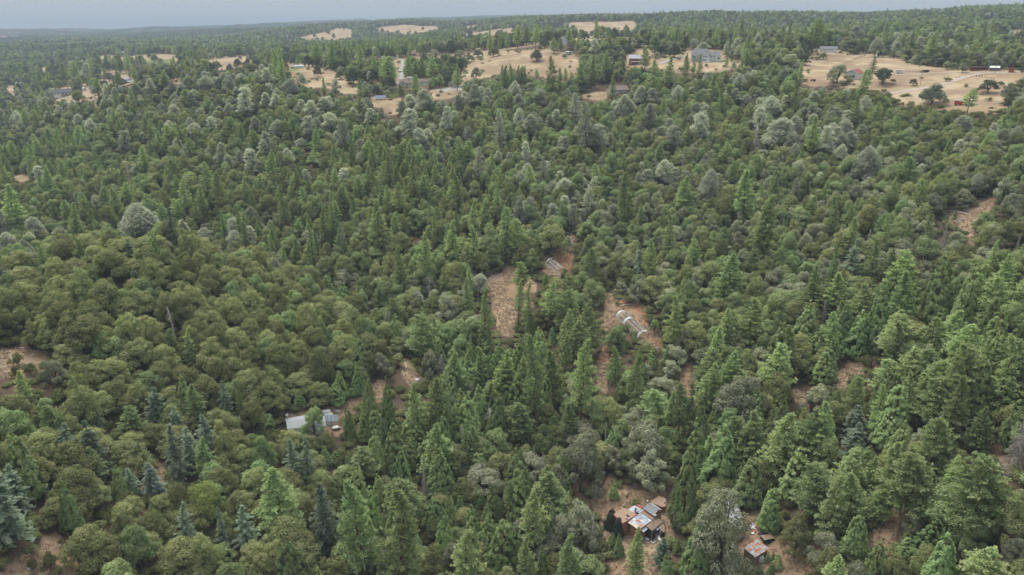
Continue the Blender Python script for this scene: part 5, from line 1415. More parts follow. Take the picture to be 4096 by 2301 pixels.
def rubbish(n, x0, x1, y0, y1, where, big=.5):
    for i in range(n):
        px, py = rr2.uniform(x0, x1), rr2.uniform(y0, y1)
        x, y, z = hit(px, py)
        mt, word = rr2.choice([('white', 'white'), ('white', 'white'), ('plastic', 'pale grey'), ('blue', 'blue'), ('black', 'black'), ('orange', 'orange'), ('scrap', 'dirty grey')])
        o = add_ob('rubbish_bag', lump_me(rr2.randint(0, 3), mt)); s = rr2.uniform(.5, 1) * big
        o.location = (x, y, z + s * .35); o.scale = (s, s * rr2.uniform(.6, 1), s * rr2.uniform(.5, .9)); o.rotation_euler = (0, 0, rr2.uniform(0, 6))
        tag(o, '', 'rubbish bag', f'{word} rubbish bags {where}'); alike(o, f'{word} rubbish bag', where, px)
def planks(n, x0, x1, y0, y1, where):
    for i in range(n):
        px = rr2.uniform(x0, x1); x, y, z = hit(px, rr2.uniform(y0, y1))
        L = rr2.uniform(.9, 2.4)
        o = MB().box(-L/2, L/2, -.11, .11, -.03, .04).ob('plank', M[rr2.choice(['wood', 'scrap', 'weath'])])
        o.location = (x, y, z + .25); o.rotation_euler = (rr2.uniform(-.2, .2), rr2.uniform(-.15, .15), rr2.uniform(0, 3))
        tag(o, '', 'plank', f'loose planks {where}'); alike(o, 'weathered plank', where, px)
rubbish(34, 2552, 2640, 2130, 2175, 'in front of the ramshackle house', .55); planks(12, 2555, 2635, 2135, 2180, 'in front of the ramshackle house')
rubbish(5, 2688, 2700, 2262, 2290, 'on the path below the ramshackle house', .4)

# ---- rusty shed, trailer, tank on the right
sx, sy, sz0 = hit(3030, 2215)
def C2(zx, zy, h): return at_z(2880 + zx * .3544, 1960 + zy * .3545, sz0 + h)
shed = thing('rusty_shed', 'low shed with a rust-streaked corrugated roof beside the dirt yard', 'shed', (0, 0, 0))
q = [Vector(C2(*p)) for p in ((425,555,2.9),(557,660,2.7),(395,758,2.5),(262,650,2.7))]
MB().drop([tuple(v - Vector((0,0,.12))) for v in [Vector(p) for p in inset([tuple(v) for v in q], .35)]], sz0 - 1.5).ob('wall', M['wood'], shed)
for i in range(9):
    a, b = i / 9, (i + 1) / 9 + .01
    dz = Vector((0, 0, .035 * (i % 2)))
    MB().slab([tuple(q[0].lerp(q[1], a) + dz), tuple(q[0].lerp(q[1], b) + dz), tuple(q[3].lerp(q[2], b) + dz), tuple(q[3].lerp(q[2], a) + dz)], .03).ob('roof_sheet', M['rusty' if i % 3 != 1 else 'whitemetal'], shed)
wshed = thing('white_roofed_shed', 'white-roofed shed half hidden behind the big grey-green oak', 'shed', (0, 0, 0))
q = [C2(*p) for p in ((60,105,3.2),(185,120,3.2),(290,420,2.8),(120,480,2.8))]
MB().slab(q, .1).ob('roof', M['whitemetal'], wshed); MB().drop([(p[0], p[1], p[2] - .12) for p in inset(q, .3)], sz0 - 1.5).ob('wall', M['cream'], wshed)
x, y, z = hit(3068, 2165)
tr = thing('utility_trailer', 'black box trailer with a brown plank top parked by the rubbish heap', 'trailer', (x, y, z), facing(x, y, 38))
MB().box(-1.4, 1.4, -.85, .85, .5, 1.25).ob('body', M['black'], tr)
for k in range(5): MB().box(-1.45, 1.45, -.88 + k * .355, -.88 + k * .355 + .34, 1.252, 1.31).ob('plank', M['wood'], tr)
for s in (-1, 1): MB().disc((.1, s * .95, .33), (0,1,0), .33, .18).ob('wheel', M['tyre'], tr)
MB().box(1.4, 2.4, -.06, .06, .45, .55).ob('tongue', M['black'], tr)
x, y, z = hit(3043, 2247)
ap = thing('white_tank', 'tall white caged tank standing under the eave of the rusty shed', 'tank', (x, y, z), facing(x, y, 20))
MB().box(-.55, .55, -.5, .5, .12, 1.5).ob('body', M['white'], ap); MB().disc((0, 0, 1.55), (0,0,1), .2, .1).ob('cap', M['white'], ap)
for k in range(4): MB().box(-.58, .58, -.53, -.5, .2 + k * .36, .25 + k * .36).ob('cage_bar', M['steel'], ap)
MB().box(-.6, .6, -.55, .55, 0, .12).ob('base', M['wood'], ap)
rubbish(30, 2985, 3075, 2095, 2140, 'beside the black box trailer', .6); planks(5, 2990, 3060, 2100, 2140, 'beside the black box trailer')
rubbish(6, 3035, 3075, 2225, 2240, 'under the eave of the rusty shed', .4)

# ---- shed with solar panels
ox, oy, oz0 = hit(1250, 1700)
def C3(zx, zy, h): return at_z(1120 + zx * .1923, 1600 + zy * .1924, oz0 + h)
ss = thing('tin_roofed_shed', 'long white tin-roofed shed half hidden by trees beside the solar panels', 'shed', (0, 0, 0))
A = [Vector(C3(*p)) for p in ((98,385,3.1),(700,285,3.1),(930,335,3.9),(125,440,3.9))]
B = [Vector(C3(*p)) for p in ((125,440,3.9),(930,335,3.9),(952,535,2.9),(150,602,2.9))]
for k in range(10):
    a, b = k / 10, (k + 1) / 10 + .004
    dz = Vector((0, 0, .03 * (k % 2)))
    MB().slab([tuple(B[0].lerp(B[1], a) + dz), tuple(B[0].lerp(B[1], b) + dz), tuple(B[3].lerp(B[2], b) + dz), tuple(B[3].lerp(B[2], a) + dz)], .04).ob('roof_sheet', M['whitemetal'], ss)
MB().slab([tuple(v) for v in A], .08).ob('roof', M['metal'], ss)
MB().drop([tuple(v - Vector((0, 0, .25))) for v in [Vector(p) for p in inset([tuple(v) for v in (A[0], A[1], B[2], B[3])], .3)]], oz0 - 1.5).ob('wall', M['white'], ss)
s2 = thing('small_tin_shed', 'small grey shed with a slanting roof behind the solar panels', 'shed', (0, 0, 0))
for pts in ([(870,215,3.0),(1025,188,3.0),(1060,240,2.9),(900,262,2.9)], [(915,282,2.9),(1062,245,2.9),(1112,302,2.5),(935,325,2.5)]):
    q = [C3(*p) for p in pts]; MB().slab(q, .08).ob('roof', M['whitemetal'], s2); MB().drop([(p[0], p[1], p[2] - .1) for p in inset(q, .3)], oz0 - 1.2).ob('wall', M['pale'], s2)
sp_ = thing('solar_array', 'pole-mounted rack of white-framed solar panels beside the tin-roofed shed', 'solar panels', (0, 0, 0))
T0, T1, T2, T3 = [Vector(C3(*p)) for p in ((940,308,4.3),(1196,303,4.3),(1191,440,2.9),(932,443,2.9))]
nrm = (T1 - T0).cross(T3 - T0).normalized();  nrm = nrm if nrm.z > 0 else -nrm
MB().slab([tuple(v - nrm * .1) for v in (T0, T1, T2, T3)], .06).ob('rack', M['white'], sp_)
for i in range(3):
    for j in range(4):
        g = .045
        def bl2(u, v): return tuple(T0 * (1 - u) * (1 - v) + T1 * u * (1 - v) + T2 * u * v + T3 * (1 - u) * v + nrm * .0)
        MB().slab([bl2((i + g) / 3, (j + g * 1.6) / 4), bl2((i + 1 - g) / 3, (j + g * 1.6) / 4), bl2((i + 1 - g) / 3, (j + 1 - g * 1.6) / 4), bl2((i + g) / 3, (j + 1 - g * 1.6) / 4)], .04).ob('panel', M['lightpanel'], sp_)
pb = Vector(C3(1088, 612, 0)); pc = (T2 + T3 + T0 + T1) / 4; gzb = gz(pc.x, pc.y)
MB().tube([(pc.x, pc.y, gzb - .5), (pc.x, pc.y, pc.z - .1)], .12, 8).ob('pole', M['steel'], sp_)
p0 = Vector(C3(152, 375, 3.3))
ds = thing('satellite_dish', 'white satellite dish on the left end of the tin roof', 'satellite dish', tuple(p0), facing(p0.x, p0.y, 15))
MB().tube([(0,0,-.1),(0,0,.8)], .05).ob('mast', M['steel'], ds)
m = MB(); n_ = 14
ring = [(0, -.05, 1.2)] + [(.45 * math.cos(2*PI*i/n_), -.18, 1.2 + .5 * math.sin(2*PI*i/n_)) for i in range(n_)]
back = [(0, .0, 1.2)] + [(.45 * math.cos(2*PI*i/n_), -.13, 1.2 + .5 * math.sin(2*PI*i/n_)) for i in range(n_)]
m.poly(ring + back, [(0, 1 + (i + 1) % n_, 1 + i) for i in range(n_)] + [(n_+1, n_+2 + i, n_+2 + (i + 1) % n_) for i in range(n_)] + [(1 + i, 1 + (i+1) % n_, n_+2 + (i+1) % n_, n_+2 + i) for i in range(n_)])
m.ob('reflector', M['white'], ds); MB().tube([(0,-.1,.75),(-.1,-.6,1.1)], .03).ob('feed_arm', M['steel'], ds)
def C3p(zx, zy): return 1120 + zx * .1923, 1600 + zy * .1924
x, y, z = hit(*C3p(1145, 605))
tn = thing('white_canopy', 'small white peaked canopy below the solar panels', 'canopy', (x, y, z), facing(x, y, 10))
m = MB().poly([(-1,-.8,.7),(1,-.8,.7),(1,.8,.7),(-1,.8,.7),(0,0,1.25)], [(0,1,4),(1,2,4),(2,3,4),(3,0,4),(3,2,1,0)]); m.ob('cover', M['white'], tn)
for a in (-.9, .9):
    for b in (-.7, .7): MB().tube([(a,b,0),(a,b,.72)], .04, 5).ob('leg', M['steel'], tn)
x, y, z = hit(*C3p(1228, 612)); o = MB().disc((0,0,.12), (0,0,1), .38, .24, 14).ob('old_tyre', M['tyre']); o.location = (x, y, z); tag(o, 'old black tyre lying beside the white canopy', 'tyre')
rubbish(6, C3p(1200,0)[0], C3p(1330,0)[0], C3p(0,455)[1], C3p(0,660)[1], 'near the solar panels', .4)
for k in range(4):
    x, y, z = hit(*C3p(1195, 245)); o = MB().box(-.9, .9, -.6, .6, 0, .09).ob('board', M[('scrap','pale','wood','whitemetal')[k]]); o.location = (x, y, z + .1 + k * .1); o.rotation_euler = (.04 * k, .05, .3 * k)
    tag(o, ['lowest', 'second', 'third', 'topmost'][k] + ' board in the pile right of the small tin shed', 'board', 'boards piled right of the small tin shed')

# ---- hoop houses
def hoop_house(label, P0, P1, Q0, h, nr, cover):
    A0, A1, B0 = (Vector(hit(*p)) for p in (P0, P1, Q0))
    ax = A1 - A0; L = ax.length; ax.normalize()
    wv = B0 - A0; wv = wv - ax * wv.dot(ax); W = wv.length; wv.normalize(); 
    t = thing('hoop_house', label, 'hoop house', tuple(A0))
    z0 = min(A0.z, B0.z)
    def pt(s, a, k=1.0):
        """s along the tunnel, a = angle of the arch"""
        base = A0 + ax * s + wv * (W / 2 - math.cos(a) * W / 2 * k)
        zz = A0.z + (A1.z - A0.z) * s / L
        return Vector((base.x, base.y, zz + math.sin(a) * h * k)) - A0
    for i in range(nr):
        s = L * i / (nr - 1)
        MB().tube([tuple(pt(s, PI * k / 10)) for k in range(11)], .08, 5).ob('rib', M['rib'], t)
    for a in (.30, .5, .70):
        MB().tube([tuple(pt(L * k / 8, PI * a)) for k in range(9)], .08, 5).ob('purlin', M['rib'], t)
    for a in (.06, .94):
        MB().tube([tuple(pt(L * k / 8, PI * a)) for k in range(9)], .09, 5).ob('base_rail', M['rib'], t)
    for (s0, s1, a0, a1, mt) in cover:
        n = max(2, int((a1 - a0) * 14)); v, f = [], []
        ns = 4
        for i in range(ns + 1):
            for k in range(n + 1):
                jag = .0 if 0 < i < ns else random.uniform(-.25, .25)
                v.append(pt(L * (s0 + (s1 - s0) * i / ns) + jag, PI * (a0 + (a1 - a0) * k / n), 1.03))
        nv = len(v); v += [p - (pt(0, PI/2) * 0) - Vector((0, 0, .02)) for p in v]
        for i in range(ns):
            for k in range(n):
                a = i * (n + 1) + k; f += [(a, a + 1, a + n + 2, a + n + 1), (nv + a + n + 1, nv + a + n + 2, nv + a + 1, nv + a)]
        add_ob('torn_cover', mesh_from('torn_cover', [tuple(p) for p in v], f, [M[mt]]), t)
    return t
def C4p(zx, zy): return 2150 + zx * .11, 1010 + zy * .11
def C5p(zx, zy): return 2430 + zx * .2812, 1190 + zy * .2812
hoop_house('upper hoop house, bare arched ribs with a white end band on red soil', C4p(310,440), C4p(700,775), C4p(670,400), 2.6, 11, [(0, .05, .02, .9, 'plastic'), (.06, .2, .5, .62, 'black'), (.05, .22, .72, .95, 'black'), (.3, 1, .01, .09, 'plastic'), (.08, .13, .1, .45, 'black')])
hoop_house('long wrecked hoop house, white ribs hung with torn plastic on orange soil', C5p(118,290), C5p(432,590), C5p(300,250), 2.8, 16, [(0, .035, .05, .85, 'plastic'), (.33, .38, .05, .6, 'plastic'), (.26, .33, .55, .92, 'black'), (.42, .5, .6, .9, 'black'), (.97, 1, .02, .98, 'plastic'), (.5, .95, .64, .70, 'plastic'), (.1, .2, .5, .64, 'black')])

# ---- logs, rocks, boards
def log(a, b, r, label, mat='deadwood', stub=True):
    A, B = Vector(hit(*a)), Vector(hit(*b))
    t = thing('fallen_log', label, 'log', tuple(A))
    d = B - A; m_ = d * .5 + Vector((0, 0, .1))
    MB().tube([(0,0,r), tuple(m_ + Vector((0,0,r))), tuple(d + Vector((0,0,r)))], [r, r * .9, r * .65], 8).ob('stem', M[mat], t)
    if stub:
        for f in (.35, .7):
            p = d * f + Vector((0, 0, r)); MB().tube([tuple(p), tuple(p + Vector((.3, .5, .7)))], [r * .3, r * .12], 5).ob('branch_stub', M[mat], t)
def C8p(zx, zy): return 3780 + zx * .159, 800 + zy * .159
log(C8p(70,275), C8p(575,375), .32, 'longest pale log bent at its end in the clearing on the right')
log(C8p(320,245), C8p(730,322), .22, 'thin straight log highest in the clearing on the right')
log(C8p(290,508), C8p(550,505), .25, 'short white log lowest in the clearing on the right')
log(C8p(225,218), C8p(315,155), .3, 'stubby log at the wood edge of the right clearing')
log((1926,1130), (2011,1096), .22, 'long pale log on the upper edge of the straw-coloured meadow'); log((1972,1123), (2006,1104), .16, 'short pale log inside the longer one at the straw-coloured meadow')
log((2006,1096), (2040,1080), .15, 'thin grey log at the meadow corner by the tall bare-stemmed pine')
log((2482,1227), (2530,1219), .34, 'thick weathered log above the long wrecked hoop house', stub=False)
log((2214,1383), (2257,1366), .2, 'grey log lying among the pines left of the wrecked hoop house')
log((4024,1878), (4089,1900), .16, 'thin bleached log on the ground below the shaggy dead tree'); log((4070,1795), (4100,1806), .2, 'bleached log at the picture edge by the shaggy dead tree')
def C7p(zx, zy): return zx * .2078, 1360 + zy * .2078
rk = [(455,100,22),(390,155,30),(445,150,28),(310,155,24),(190,240,24),(135,300,18),(200,300,26),(195,340,24),(30,345,30),(5,430,24),(75,465,26),(195,400,24),(62,415,18),(450,285,26),(430,350,28),(425,415,22),(395,465,30),(620,300,36),(580,185,18),(105,525,26),(185,520,28),(20,530,26),(90,630,40),(380,580,16),(530,450,26),(240,440,18),(160,675,22)]
for i, (zx, zy, s) in enumerate(sorted(rk)):
    x, y, z = hit(*C7p(zx, zy)); r = s * .2078 * mpp(x, y, z) * .62
    o = add_ob('rock', lump_me(i % 4, 'rock')); o.location = (x, y, z + r * .3); o.scale = (r * 1.15, r, r * .7); o.rotation_euler = (0, 0, i * 1.3)
    tag(o, '', 'rock', 'whitish rocks on the bare slope at the left edge'); alike(o, 'whitish rock', 'on the bare reddish slope at the left edge', zx)
x, y, z = hit(110, 2268)
wb = thing('white_pallet', 'white slatted pallet tilted on the dry grass at the lower left', 'pallet', (x, y, z + .1), facing(x, y, -20)); wb.rotation_euler.x = .55
for k in range(6): MB().box(-.62, .62, -.7 + k * .25, -.56 + k * .25, .05, .09).ob('slat', M['white'], wb)
for k in range(4): MB().box(-.6 + k * .38, -.52 + k * .38, -.7, .69, 0, .049).ob('runner', M['white'], wb)
x, y, z = hit(1672, 1523)
sc_ = thing('scrap_heap', 'white scrap heap beside the two-track dirt lane', 'scrap heap', (x, y, z))
for k in range(6):
    o = add_ob('scrap', lump_me(k % 4, 'white' if k % 2 else 'scrap'), sc_); o.location = (rr2.uniform(-.9, .9), rr2.uniform(-.6, .6), .3); o.scale = (.5, .35, .35); o.rotation_euler = (0, 0, k)
# broken timber frame and junk at the foot of the wrecked hoop house
x, y, z = hit(*C5p(672, 648))
tf = thing('timber_frame', 'broken grey timber frame on a post below the wrecked hoop house', 'frame', (x, y, z), facing(x, y, 0))
MB().tube([(0,0,-.3),(0,0,2.9)], .07).ob('post', M['barnwood'], tf)
for k in range(4): MB().box(-1.9 + .3 * k, 2.2 + .2 * k, -.1 + .35 * k, -.02 + .35 * k, 2.5 + .1 * k, 2.62 + .1 * k).ob('rail', M['barnwood'], tf)
for k in range(3): MB().box(-1.2 + k, -1.1 + k, -.15, 1.3, 2.62, 2.7).ob('crosspiece', M['barnwood'], tf)
rubbish(7, C5p(650,0)[0], C5p(700,0)[0], C5p(0,665)[1], C5p(0,740)[1], 'below the broken timber frame', .45)

# ---- houses along the ridge
t = place('white_house', 'large white house with grey gabled roofs and a long wing on the ridge', 'house', 2806, 246)
U = .11 * mpp(*hit(2806, 246))           # metres per pixel of the close view
fx_ = lambda zx: (zx - 600) * U
gable(t, fx_(215), fx_(875), 0, 10, 0, 5.6, 3.9, 'pale', 'greyroof', 'x', hip=2.2)
gable(t, fx_(590), fx_(872), -1.6, 5, 0, 5.7, 3.3, 'pale', 'greyroof', 'y', oh=.4, trim='white')
gable(t, fx_(650), fx_(860), -2.6, -1.55, 0, 4.6, 1.3, 'pale', 'greyroof', 'y', oh=.35, trim='white')
gable(t, fx_(305), fx_(460), -1.7, 4, 4.9, .5, 2.1, 'pale', 'greyroof', 'y', oh=.35, trim='white')
gable(t, fx_(872), fx_(1215), .6, 8.6, 1.2, 3.4, 3.0, 'pale', 'greyroof', 'x')
gable(t, fx_(1110), fx_(1275), -.6, 4, 1.2, 3.2, 1.5, 'pale', 'greyroof', 'y', oh=.35, trim='white')
for zx in (230, 395, 540): MB().box(fx_(zx)-.22, fx_(zx)+.22, -2.0, -1.6, -.6, 5.0).ob('porch_column', M['white'], t)
MB().box(fx_(222), fx_(590), -2.1, -.02, 2.25, 2.5).ob('deck', M['white'], t)
MB().box(fx_(218), fx_(595), -2.2, -.02, 5.0, 5.2).ob('porch_beam', M['white'], t)
for zx, z_, w_, h_, y_ in ((355,2.7,2.0,2.1,0),(290,2.7,1.3,2.1,0),(570,3.2,.9,1.3,-.02),(665,3.1,.9,1.5,-2.6),(728,3.1,1.1,1.5,-2.6),(785,3.1,.9,1.5,-2.6),(665,.4,1.1,1.5,-2.6),(725,.4,1.3,1.5,-2.6),(570,.4,1.1,1.5,-.02),(760,7.1,.7,.8,-1.6),(380,5.6,.6,.8,-1.7),(845,.5,1.0,1.4,-1.6)):
    window(t, fx_(zx), z_, w_, h_, y_)
for zx in (880, 922, 1032): window(t, fx_(zx), 3.0, .8, 1.1, .6)
window(t, fx_(1195), 1.6, 1.6, 1.9, -.6, 2)
MB().tube([(fx_(560), -5, .1), (fx_(920), -5, .1)], .25, 6).ob('terrace_edge', M['pale'], t)
t = place('red_house', 'red two-storey house with pale metal roof beside a light green tree', 'house', 2541, 259)
gable(t, -5.2, 5.2, 0, 8, 0, 5.0, 2.6, 'redwall', 'metal', 'x')
MB().slab([(-3.6,-2.2,2.4),(5.2,-2.2,2.4),(5.2,-.02,2.9),(-3.6,-.02,2.9)], .12).ob('porch_roof', M['metal'], t)
for q_ in (-3.4, 0, 5): MB().box(q_-.12, q_+.12, -2.1, -1.9, 0, 2.38).ob('porch_post', M['white'], t)
for x_, z_ in ((-4.3,3.4),(3.4,3.4),(-4.3,.9)): window(t, x_, z_, 1.4, 1.2, 0, 2)
MB().box(-.4, 1.0, -.09, .02, 0, 2.1).ob('door', M['dark'], t); MB().box(1.2, 1.5, 3, 3.4, 6.5, 8.2).ob('chimney', M['metal'], t)
simple_house('brown_roofed_house', 'low house under a broad brown roof among pines and oaks', 2482, 374, 14, 10, 2.6, 2.6, 'cream', 'brownroof', 28, 'x', [(-4,.9,1.4,1.1),(0,.9,1.4,1.1)])
t = place('caravan', 'white caravan with dark windows parked at the top of the wide pasture', 'caravan', 2275, 219)
MB().box(-3.4, 3.2, 0, 2.4, .6, 3.1).ob('body', M['white'], t)
for x_ in (-2.6, -1.5): window(t, x_, 1.7, .9, .7, 0, 1, 'dark')
MB().box(.6, 1.6, -.05, .01, .7, 2.6).ob('door', M['dark'], t); MB().slab([(-2.9,-1.6,2.6),(.4,-1.6,2.6),(.4,0,2.9),(-2.9,0,2.9)], .05).ob('awning', M['white'], t)
for s in (-1, .2): MB().disc((s, .1, .35), (0,1,0), .35, .2).ob('wheel', M['tyre'], t)
simple_house('white_cabin', 'narrow white cabin half hidden between conifers above the wide pasture', 2257, 180, 5.5, 7, 5.2, 2.2, 'white', 'greyroof', 20, 'y', [(.6,1,1,1.2),(.6,3.2,1,1.2)])
t = simple_house('white_cottage', 'small white cottage with a front gable between two big dark trees', 3404, 316, 8.4, 10, 4.0, 2.2, 'white', 'redroof', -24, 'y', [(-1.6,.9,1.3,1.3),(1.4,.9,1.6,1.3),(0,4.3,.9,.9)], trim='white')
MB().slab([(-4.4,-1.8,2.7),(2.4,-1.8,2.7),(2.4,-.02,3.3),(-4.4,-.02,3.3)], .12).ob('porch_roof', M['greyroof'], t)
simple_house('long_garage', 'long pale garage with grey roof and two small windows on the hilltop', 3312, 210, 13, 7, 2.9, 1.9, 'pale', 'greyroof', 0, 'x', [(-3,1.2,.9,.9),(3,1.2,.9,.9)], cat='garage')
simple_house('pale_shed', 'small pale shed left of the tall dark pine on the hilltop', 3200, 212, 5.5, 5, 3.0, 1.6, 'pale', 'greyroof', -15, 'x', [], cat='shed', door=.5)
def car(px, py, mat, label, turn=0, group=None, nm='parked_car', s=1.0):
    t = place(nm, label, 'car', px, py, turn, group); t.scale = (s, s, s)
    MB().poly([(-2.1,0,.35),(2.1,0,.35),(2.1,1.7,.35),(-2.1,1.7,.35),(-2.15,0,.85),(2.1,0,.9),(2.1,1.7,.9),(-2.15,1.7,.85)], [(0,3,2,1),(4,5,6,7),(0,1,5,4),(1,2,6,5),(2,3,7,6),(3,0,4,7)]).ob('body', M[mat], t)
    MB().poly([(-1.3,.08,.88),(1.5,.08,.9),(1.5,1.62,.9),(-1.3,1.62,.88),(-.6,.2,1.45),(1.1,.2,1.45),(1.1,1.5,1.45),(-.6,1.5,1.45)], [(4,5,6,7),(0,1,5,4),(1,2,6,5),(2,3,7,6),(3,0,4,7)]).ob('cabin', M['glass'], t)
    MB().box(-.6, 1.1, .2, 1.5, 1.452, 1.5).ob('roof', M[mat], t)
    for a in (-1.3, 1.3):
        for b in (0, 1.7): MB().disc((a, b, .33), (0,1,0), .33, .2).ob('wheel', M['tyre'], t)
    return t
car(3423, 215, 'black', 'dark car under the big oak on the hilltop', 10)
t = place('flat_trailer', 'small white flat trailer right of the dark car on the hilltop', 'trailer', 3437, 217)
MB().box(-1.4, 1.4, 0, 1.3, .5, .8).ob('bed', M['white'], t); MB().box(1.4, 2.2, .6, .7, .5, .58).ob('tongue', M['steel'], t)
for b in (-.05, 1.35): MB().disc((0, b, .3), (0,1,0), .3, .16).ob('wheel', M['tyre'], t)
t = place('red_tractor', 'red tractor standing in the weeds left of the big dark tree', 'tractor', 3250, 325, -15)
MB().box(-1.5, .4, .5, 1.2, .7, 1.3).ob('hood', M['red'], t); MB().box(.3, 1.5, .3, 1.4, .6, 1.0).ob('seat_deck', M['red'], t)
for b in (.1, 1.6): MB().disc((1.0, b, .7), (0,1,0), .7, .3).ob('rear_wheel', M['tyre'], t); MB().disc((-1.1, b, .4), (0,1,0), .4, .2).ob('front_wheel', M['tyre'], t)
MB().tube([(-.6,.85,1.3),(-.6,.85,2.0)], .05).ob('exhaust', M['dark'], t)
t = place('horse_trailer', 'white horse trailer parked on the lane beside the wooden fence', 'trailer', 3597, 295)
MB().poly([(-2.6,0,.5),(2.2,0,.5),(2.2,2,.5),(-2.6,2,.5),(-2.6,0,2.6),(2.6,0,2.6),(2.6,2,2.6),(-2.6,2,2.6)], [(0,3,2,1),(4,5,6,7),(0,1,5,4),(1,2,6,5),(2,3,7,6),(3,0,4,7)]).ob('body', M['white'], t)
for x_ in (-1.6, -.4, .8): window(t, x_, 1.6, .7, .5, 0, 1, 'steel')
for a in (-.7, .2): MB().disc((a, -.02, .36), (0,1,0), .36, .2).ob('wheel', M['tyre'], t)
MB().box(2.2, 3.6, .9, 1.1, .5, .62).ob('tongue', M['steel'], t)
# fence with posts and rails
def fence(a, b, label, n, hgt=1.2):
    A, B = Vector(hit(*a)), Vector(hit(*b)); t = thing('wooden_fence', label, 'fence', tuple(A))
    P = [A.lerp(B, i / n) for i in range(n + 1)]
    for p in P: p.z = gz(p.x, p.y)
    for p in P: q_ = p - A; MB().box(q_.x-.1, q_.x+.1, q_.y-.1, q_.y+.1, q_.z-.3, q_.z+hgt).ob('post', M['barnwood'], t)
    for p, q_ in zip(P[:-1], P[1:]):
        for h_ in (.45, .95): MB().tube([tuple(p - A + Vector((0,0,h_))), tuple(q_ - A + Vector((0,0,h_)))], .06, 4).ob('rail', M['barnwood'], t)
fence((3612,290), (3716,287), 'grey post and rail fence right of the white horse trailer', 11, 1.4)
fence((3940,283), (4015,284), 'grey rail fence behind the lane junction', 8, 1.4)
fence((3375,256), (3458,224), 'leaning post fence across the hilltop pasture', 8)
fence((3905,306), (3975,318), 'row of fence posts below the lane junction', 6)
x, y, z = hit(3704, 289); o = MB().box(-1.5, 1.5, -.6, .6, 0, 1.5).box(-1.6, 1.6, -.7, .7, 1.5, 1.6).ob('black_bin', M['black']); o.location = (x, y, z); tag(o, 'long black bin at the right end of the fence', 'bin')
t = place('open_shed', 'long low open shed with white roof and red end wall by the junction', 'shed', 3914, 282, 4)
MB().slab([(-5.6,-1.2,2.5),(5.6,-1.2,2.9),(5.6,3,2.2),(-5.6,3,2.0)], .12).ob('roof', M['white'], t); MB().box(4.6, 5.2, -.8, 2.8, -.5, 2.2).ob('end_wall', M['redwall'], t); MB().box(-5.2, 4.58, 2.4, 2.7, -.5, 1.9).ob('back_wall', M['redwall'], t)
for x_ in (-5, -1.7, 1.6): MB().box(x_-.1, x_+.1, -1, -.8, -.5, 2.4).ob('post', M['wood'], t)
simple_house('low_white_shed', 'small white-roofed shed at the foot of the right utility pole', 3977, 283, 5, 4, 2.0, .9, 'barnwood', 'white', 0, 'x', [], cat='shed')
simple_house('red_hut', 'tiny red hut between bright bushes at the far right of the lane', 4044, 290, 3, 3, 2.3, 1.2, 'redwall', 'redroof', 0, 'y', [], cat='hut')
simple_house('low_brown_house', 'low brown house under the oaks behind the upper pasture', 3716, 251, 9, 6, 2.4, 1.4, 'wood', 'brownroof', 0, 'x', [(-2,.8,1.2,1.0)])
t = place('red_truck', 'red box truck with white top behind the lone pine in the pasture', 'truck', 3834, 422, 0)
MB().box(-2.4, 1.6, 0, 2.1, .6, 2.7).ob('box', M['red'], t); MB().box(-2.45, 1.65, -.05, 2.15, 2.7, 3.05).ob('top', M['white'], t); MB().box(1.62, 3.1, .1, 2.0, .6, 2.1).ob('cab', M['red'], t); MB().box(2.2, 3.0, .05, .1, 1.4, 2.0).ob('window', M['glass'], t)
for a in (-1.5, 2.3):
    for b in (0, 2.1): MB().disc((a, b, .42), (0,1,0), .42, .25).ob('wheel', M['tyre'], t)
t = place('dark_roofed_house', 'broad house with dark hip roof and pale lower wall at the left', 'house', 260, 387)
gable(t, -9.5, 9.5, 0, 12, 0, 4.6, 3.6, 'pale', 'darkroof', 'x', hip=5.0, oh=.8)
gable(t, -10.5, -3.5, -2.5, 4, 0, 4.5, 2.2, 'pale', 'darkroof', 'x', hip=2.0, oh=.6)
MB().box(-3, 9.8, -2.2, -.02, 2.3, 2.6).ob('deck', M['wood'], t)
for k in range(6): MB().box(-2.9 + k * 2.5, -2.7 + k * 2.5, -2.2, -2.0, -.8, 3.5).ob('deck_post', M['wood'], t)
for x_ in (-1, 2, 5, 8): window(t, x_, 2.8, 1.8, 1.5, 0)
for x_ in (-8.5, -6): window(t, x_, 2.4, 1.4, 1.4, -2.5)
simple_house('white_hut', 'tiny white hut right of the bright yellow-green tree', 339, 364, 4.5, 4, 2.6, 1.3, 'white', 'white', 20, 'y', [], cat='hut', door=.6)
simple_house('dark_roofed_garage', 'white garage with dark roof half behind a tall dark tree at left', 371, 365, 6.5, 6, 2.8, 2.0, 'white', 'darkroof', -15, 'x', [], cat='garage')
t = place('weathered_barn', 'weathered grey barn with stepped pale metal roof on the left slope', 'barn', 494, 337, -38)
t.scale = (.78, .78, .72)
gable(t, -3.5, 3.5, 0, 12, 0, 6.5, 2.2, 'barnwood', 'metal', 'y', oh=.4)
for s in (-1, 1):
    a, b = (3.52, 7.5) if s > 0 else (-7.5, -3.52)
    MB().box(a, b, .2, 11.8, -1, 3.3).ob('lean_to', M['barnwood'], t)
    MB().slab([(s*3.5,-.3,5.2),(s*3.5,12.3,5.2),(s*7.9,12.3,3.2),(s*7.9,-.3,3.2)], .15).ob('lean_to_roof', M['metal'], t)
MB().box(-1.2, 1.2, -.08, .01, 0, 3).ob('door', M['dark'], t)
simple_house('white_hall', 'long white building left of a second one beyond the dark pines', 497, 217, 13, 8, 3.6, 1.2, 'white', 'white', 10, 'x', [], cat='building'); simple_house('white_hall', 'shorter white building right of its neighbour beyond the dark pines', 529, 218, 9, 7, 3.2, 1.0, 'white', 'white', 0, 'x', [], cat='building')
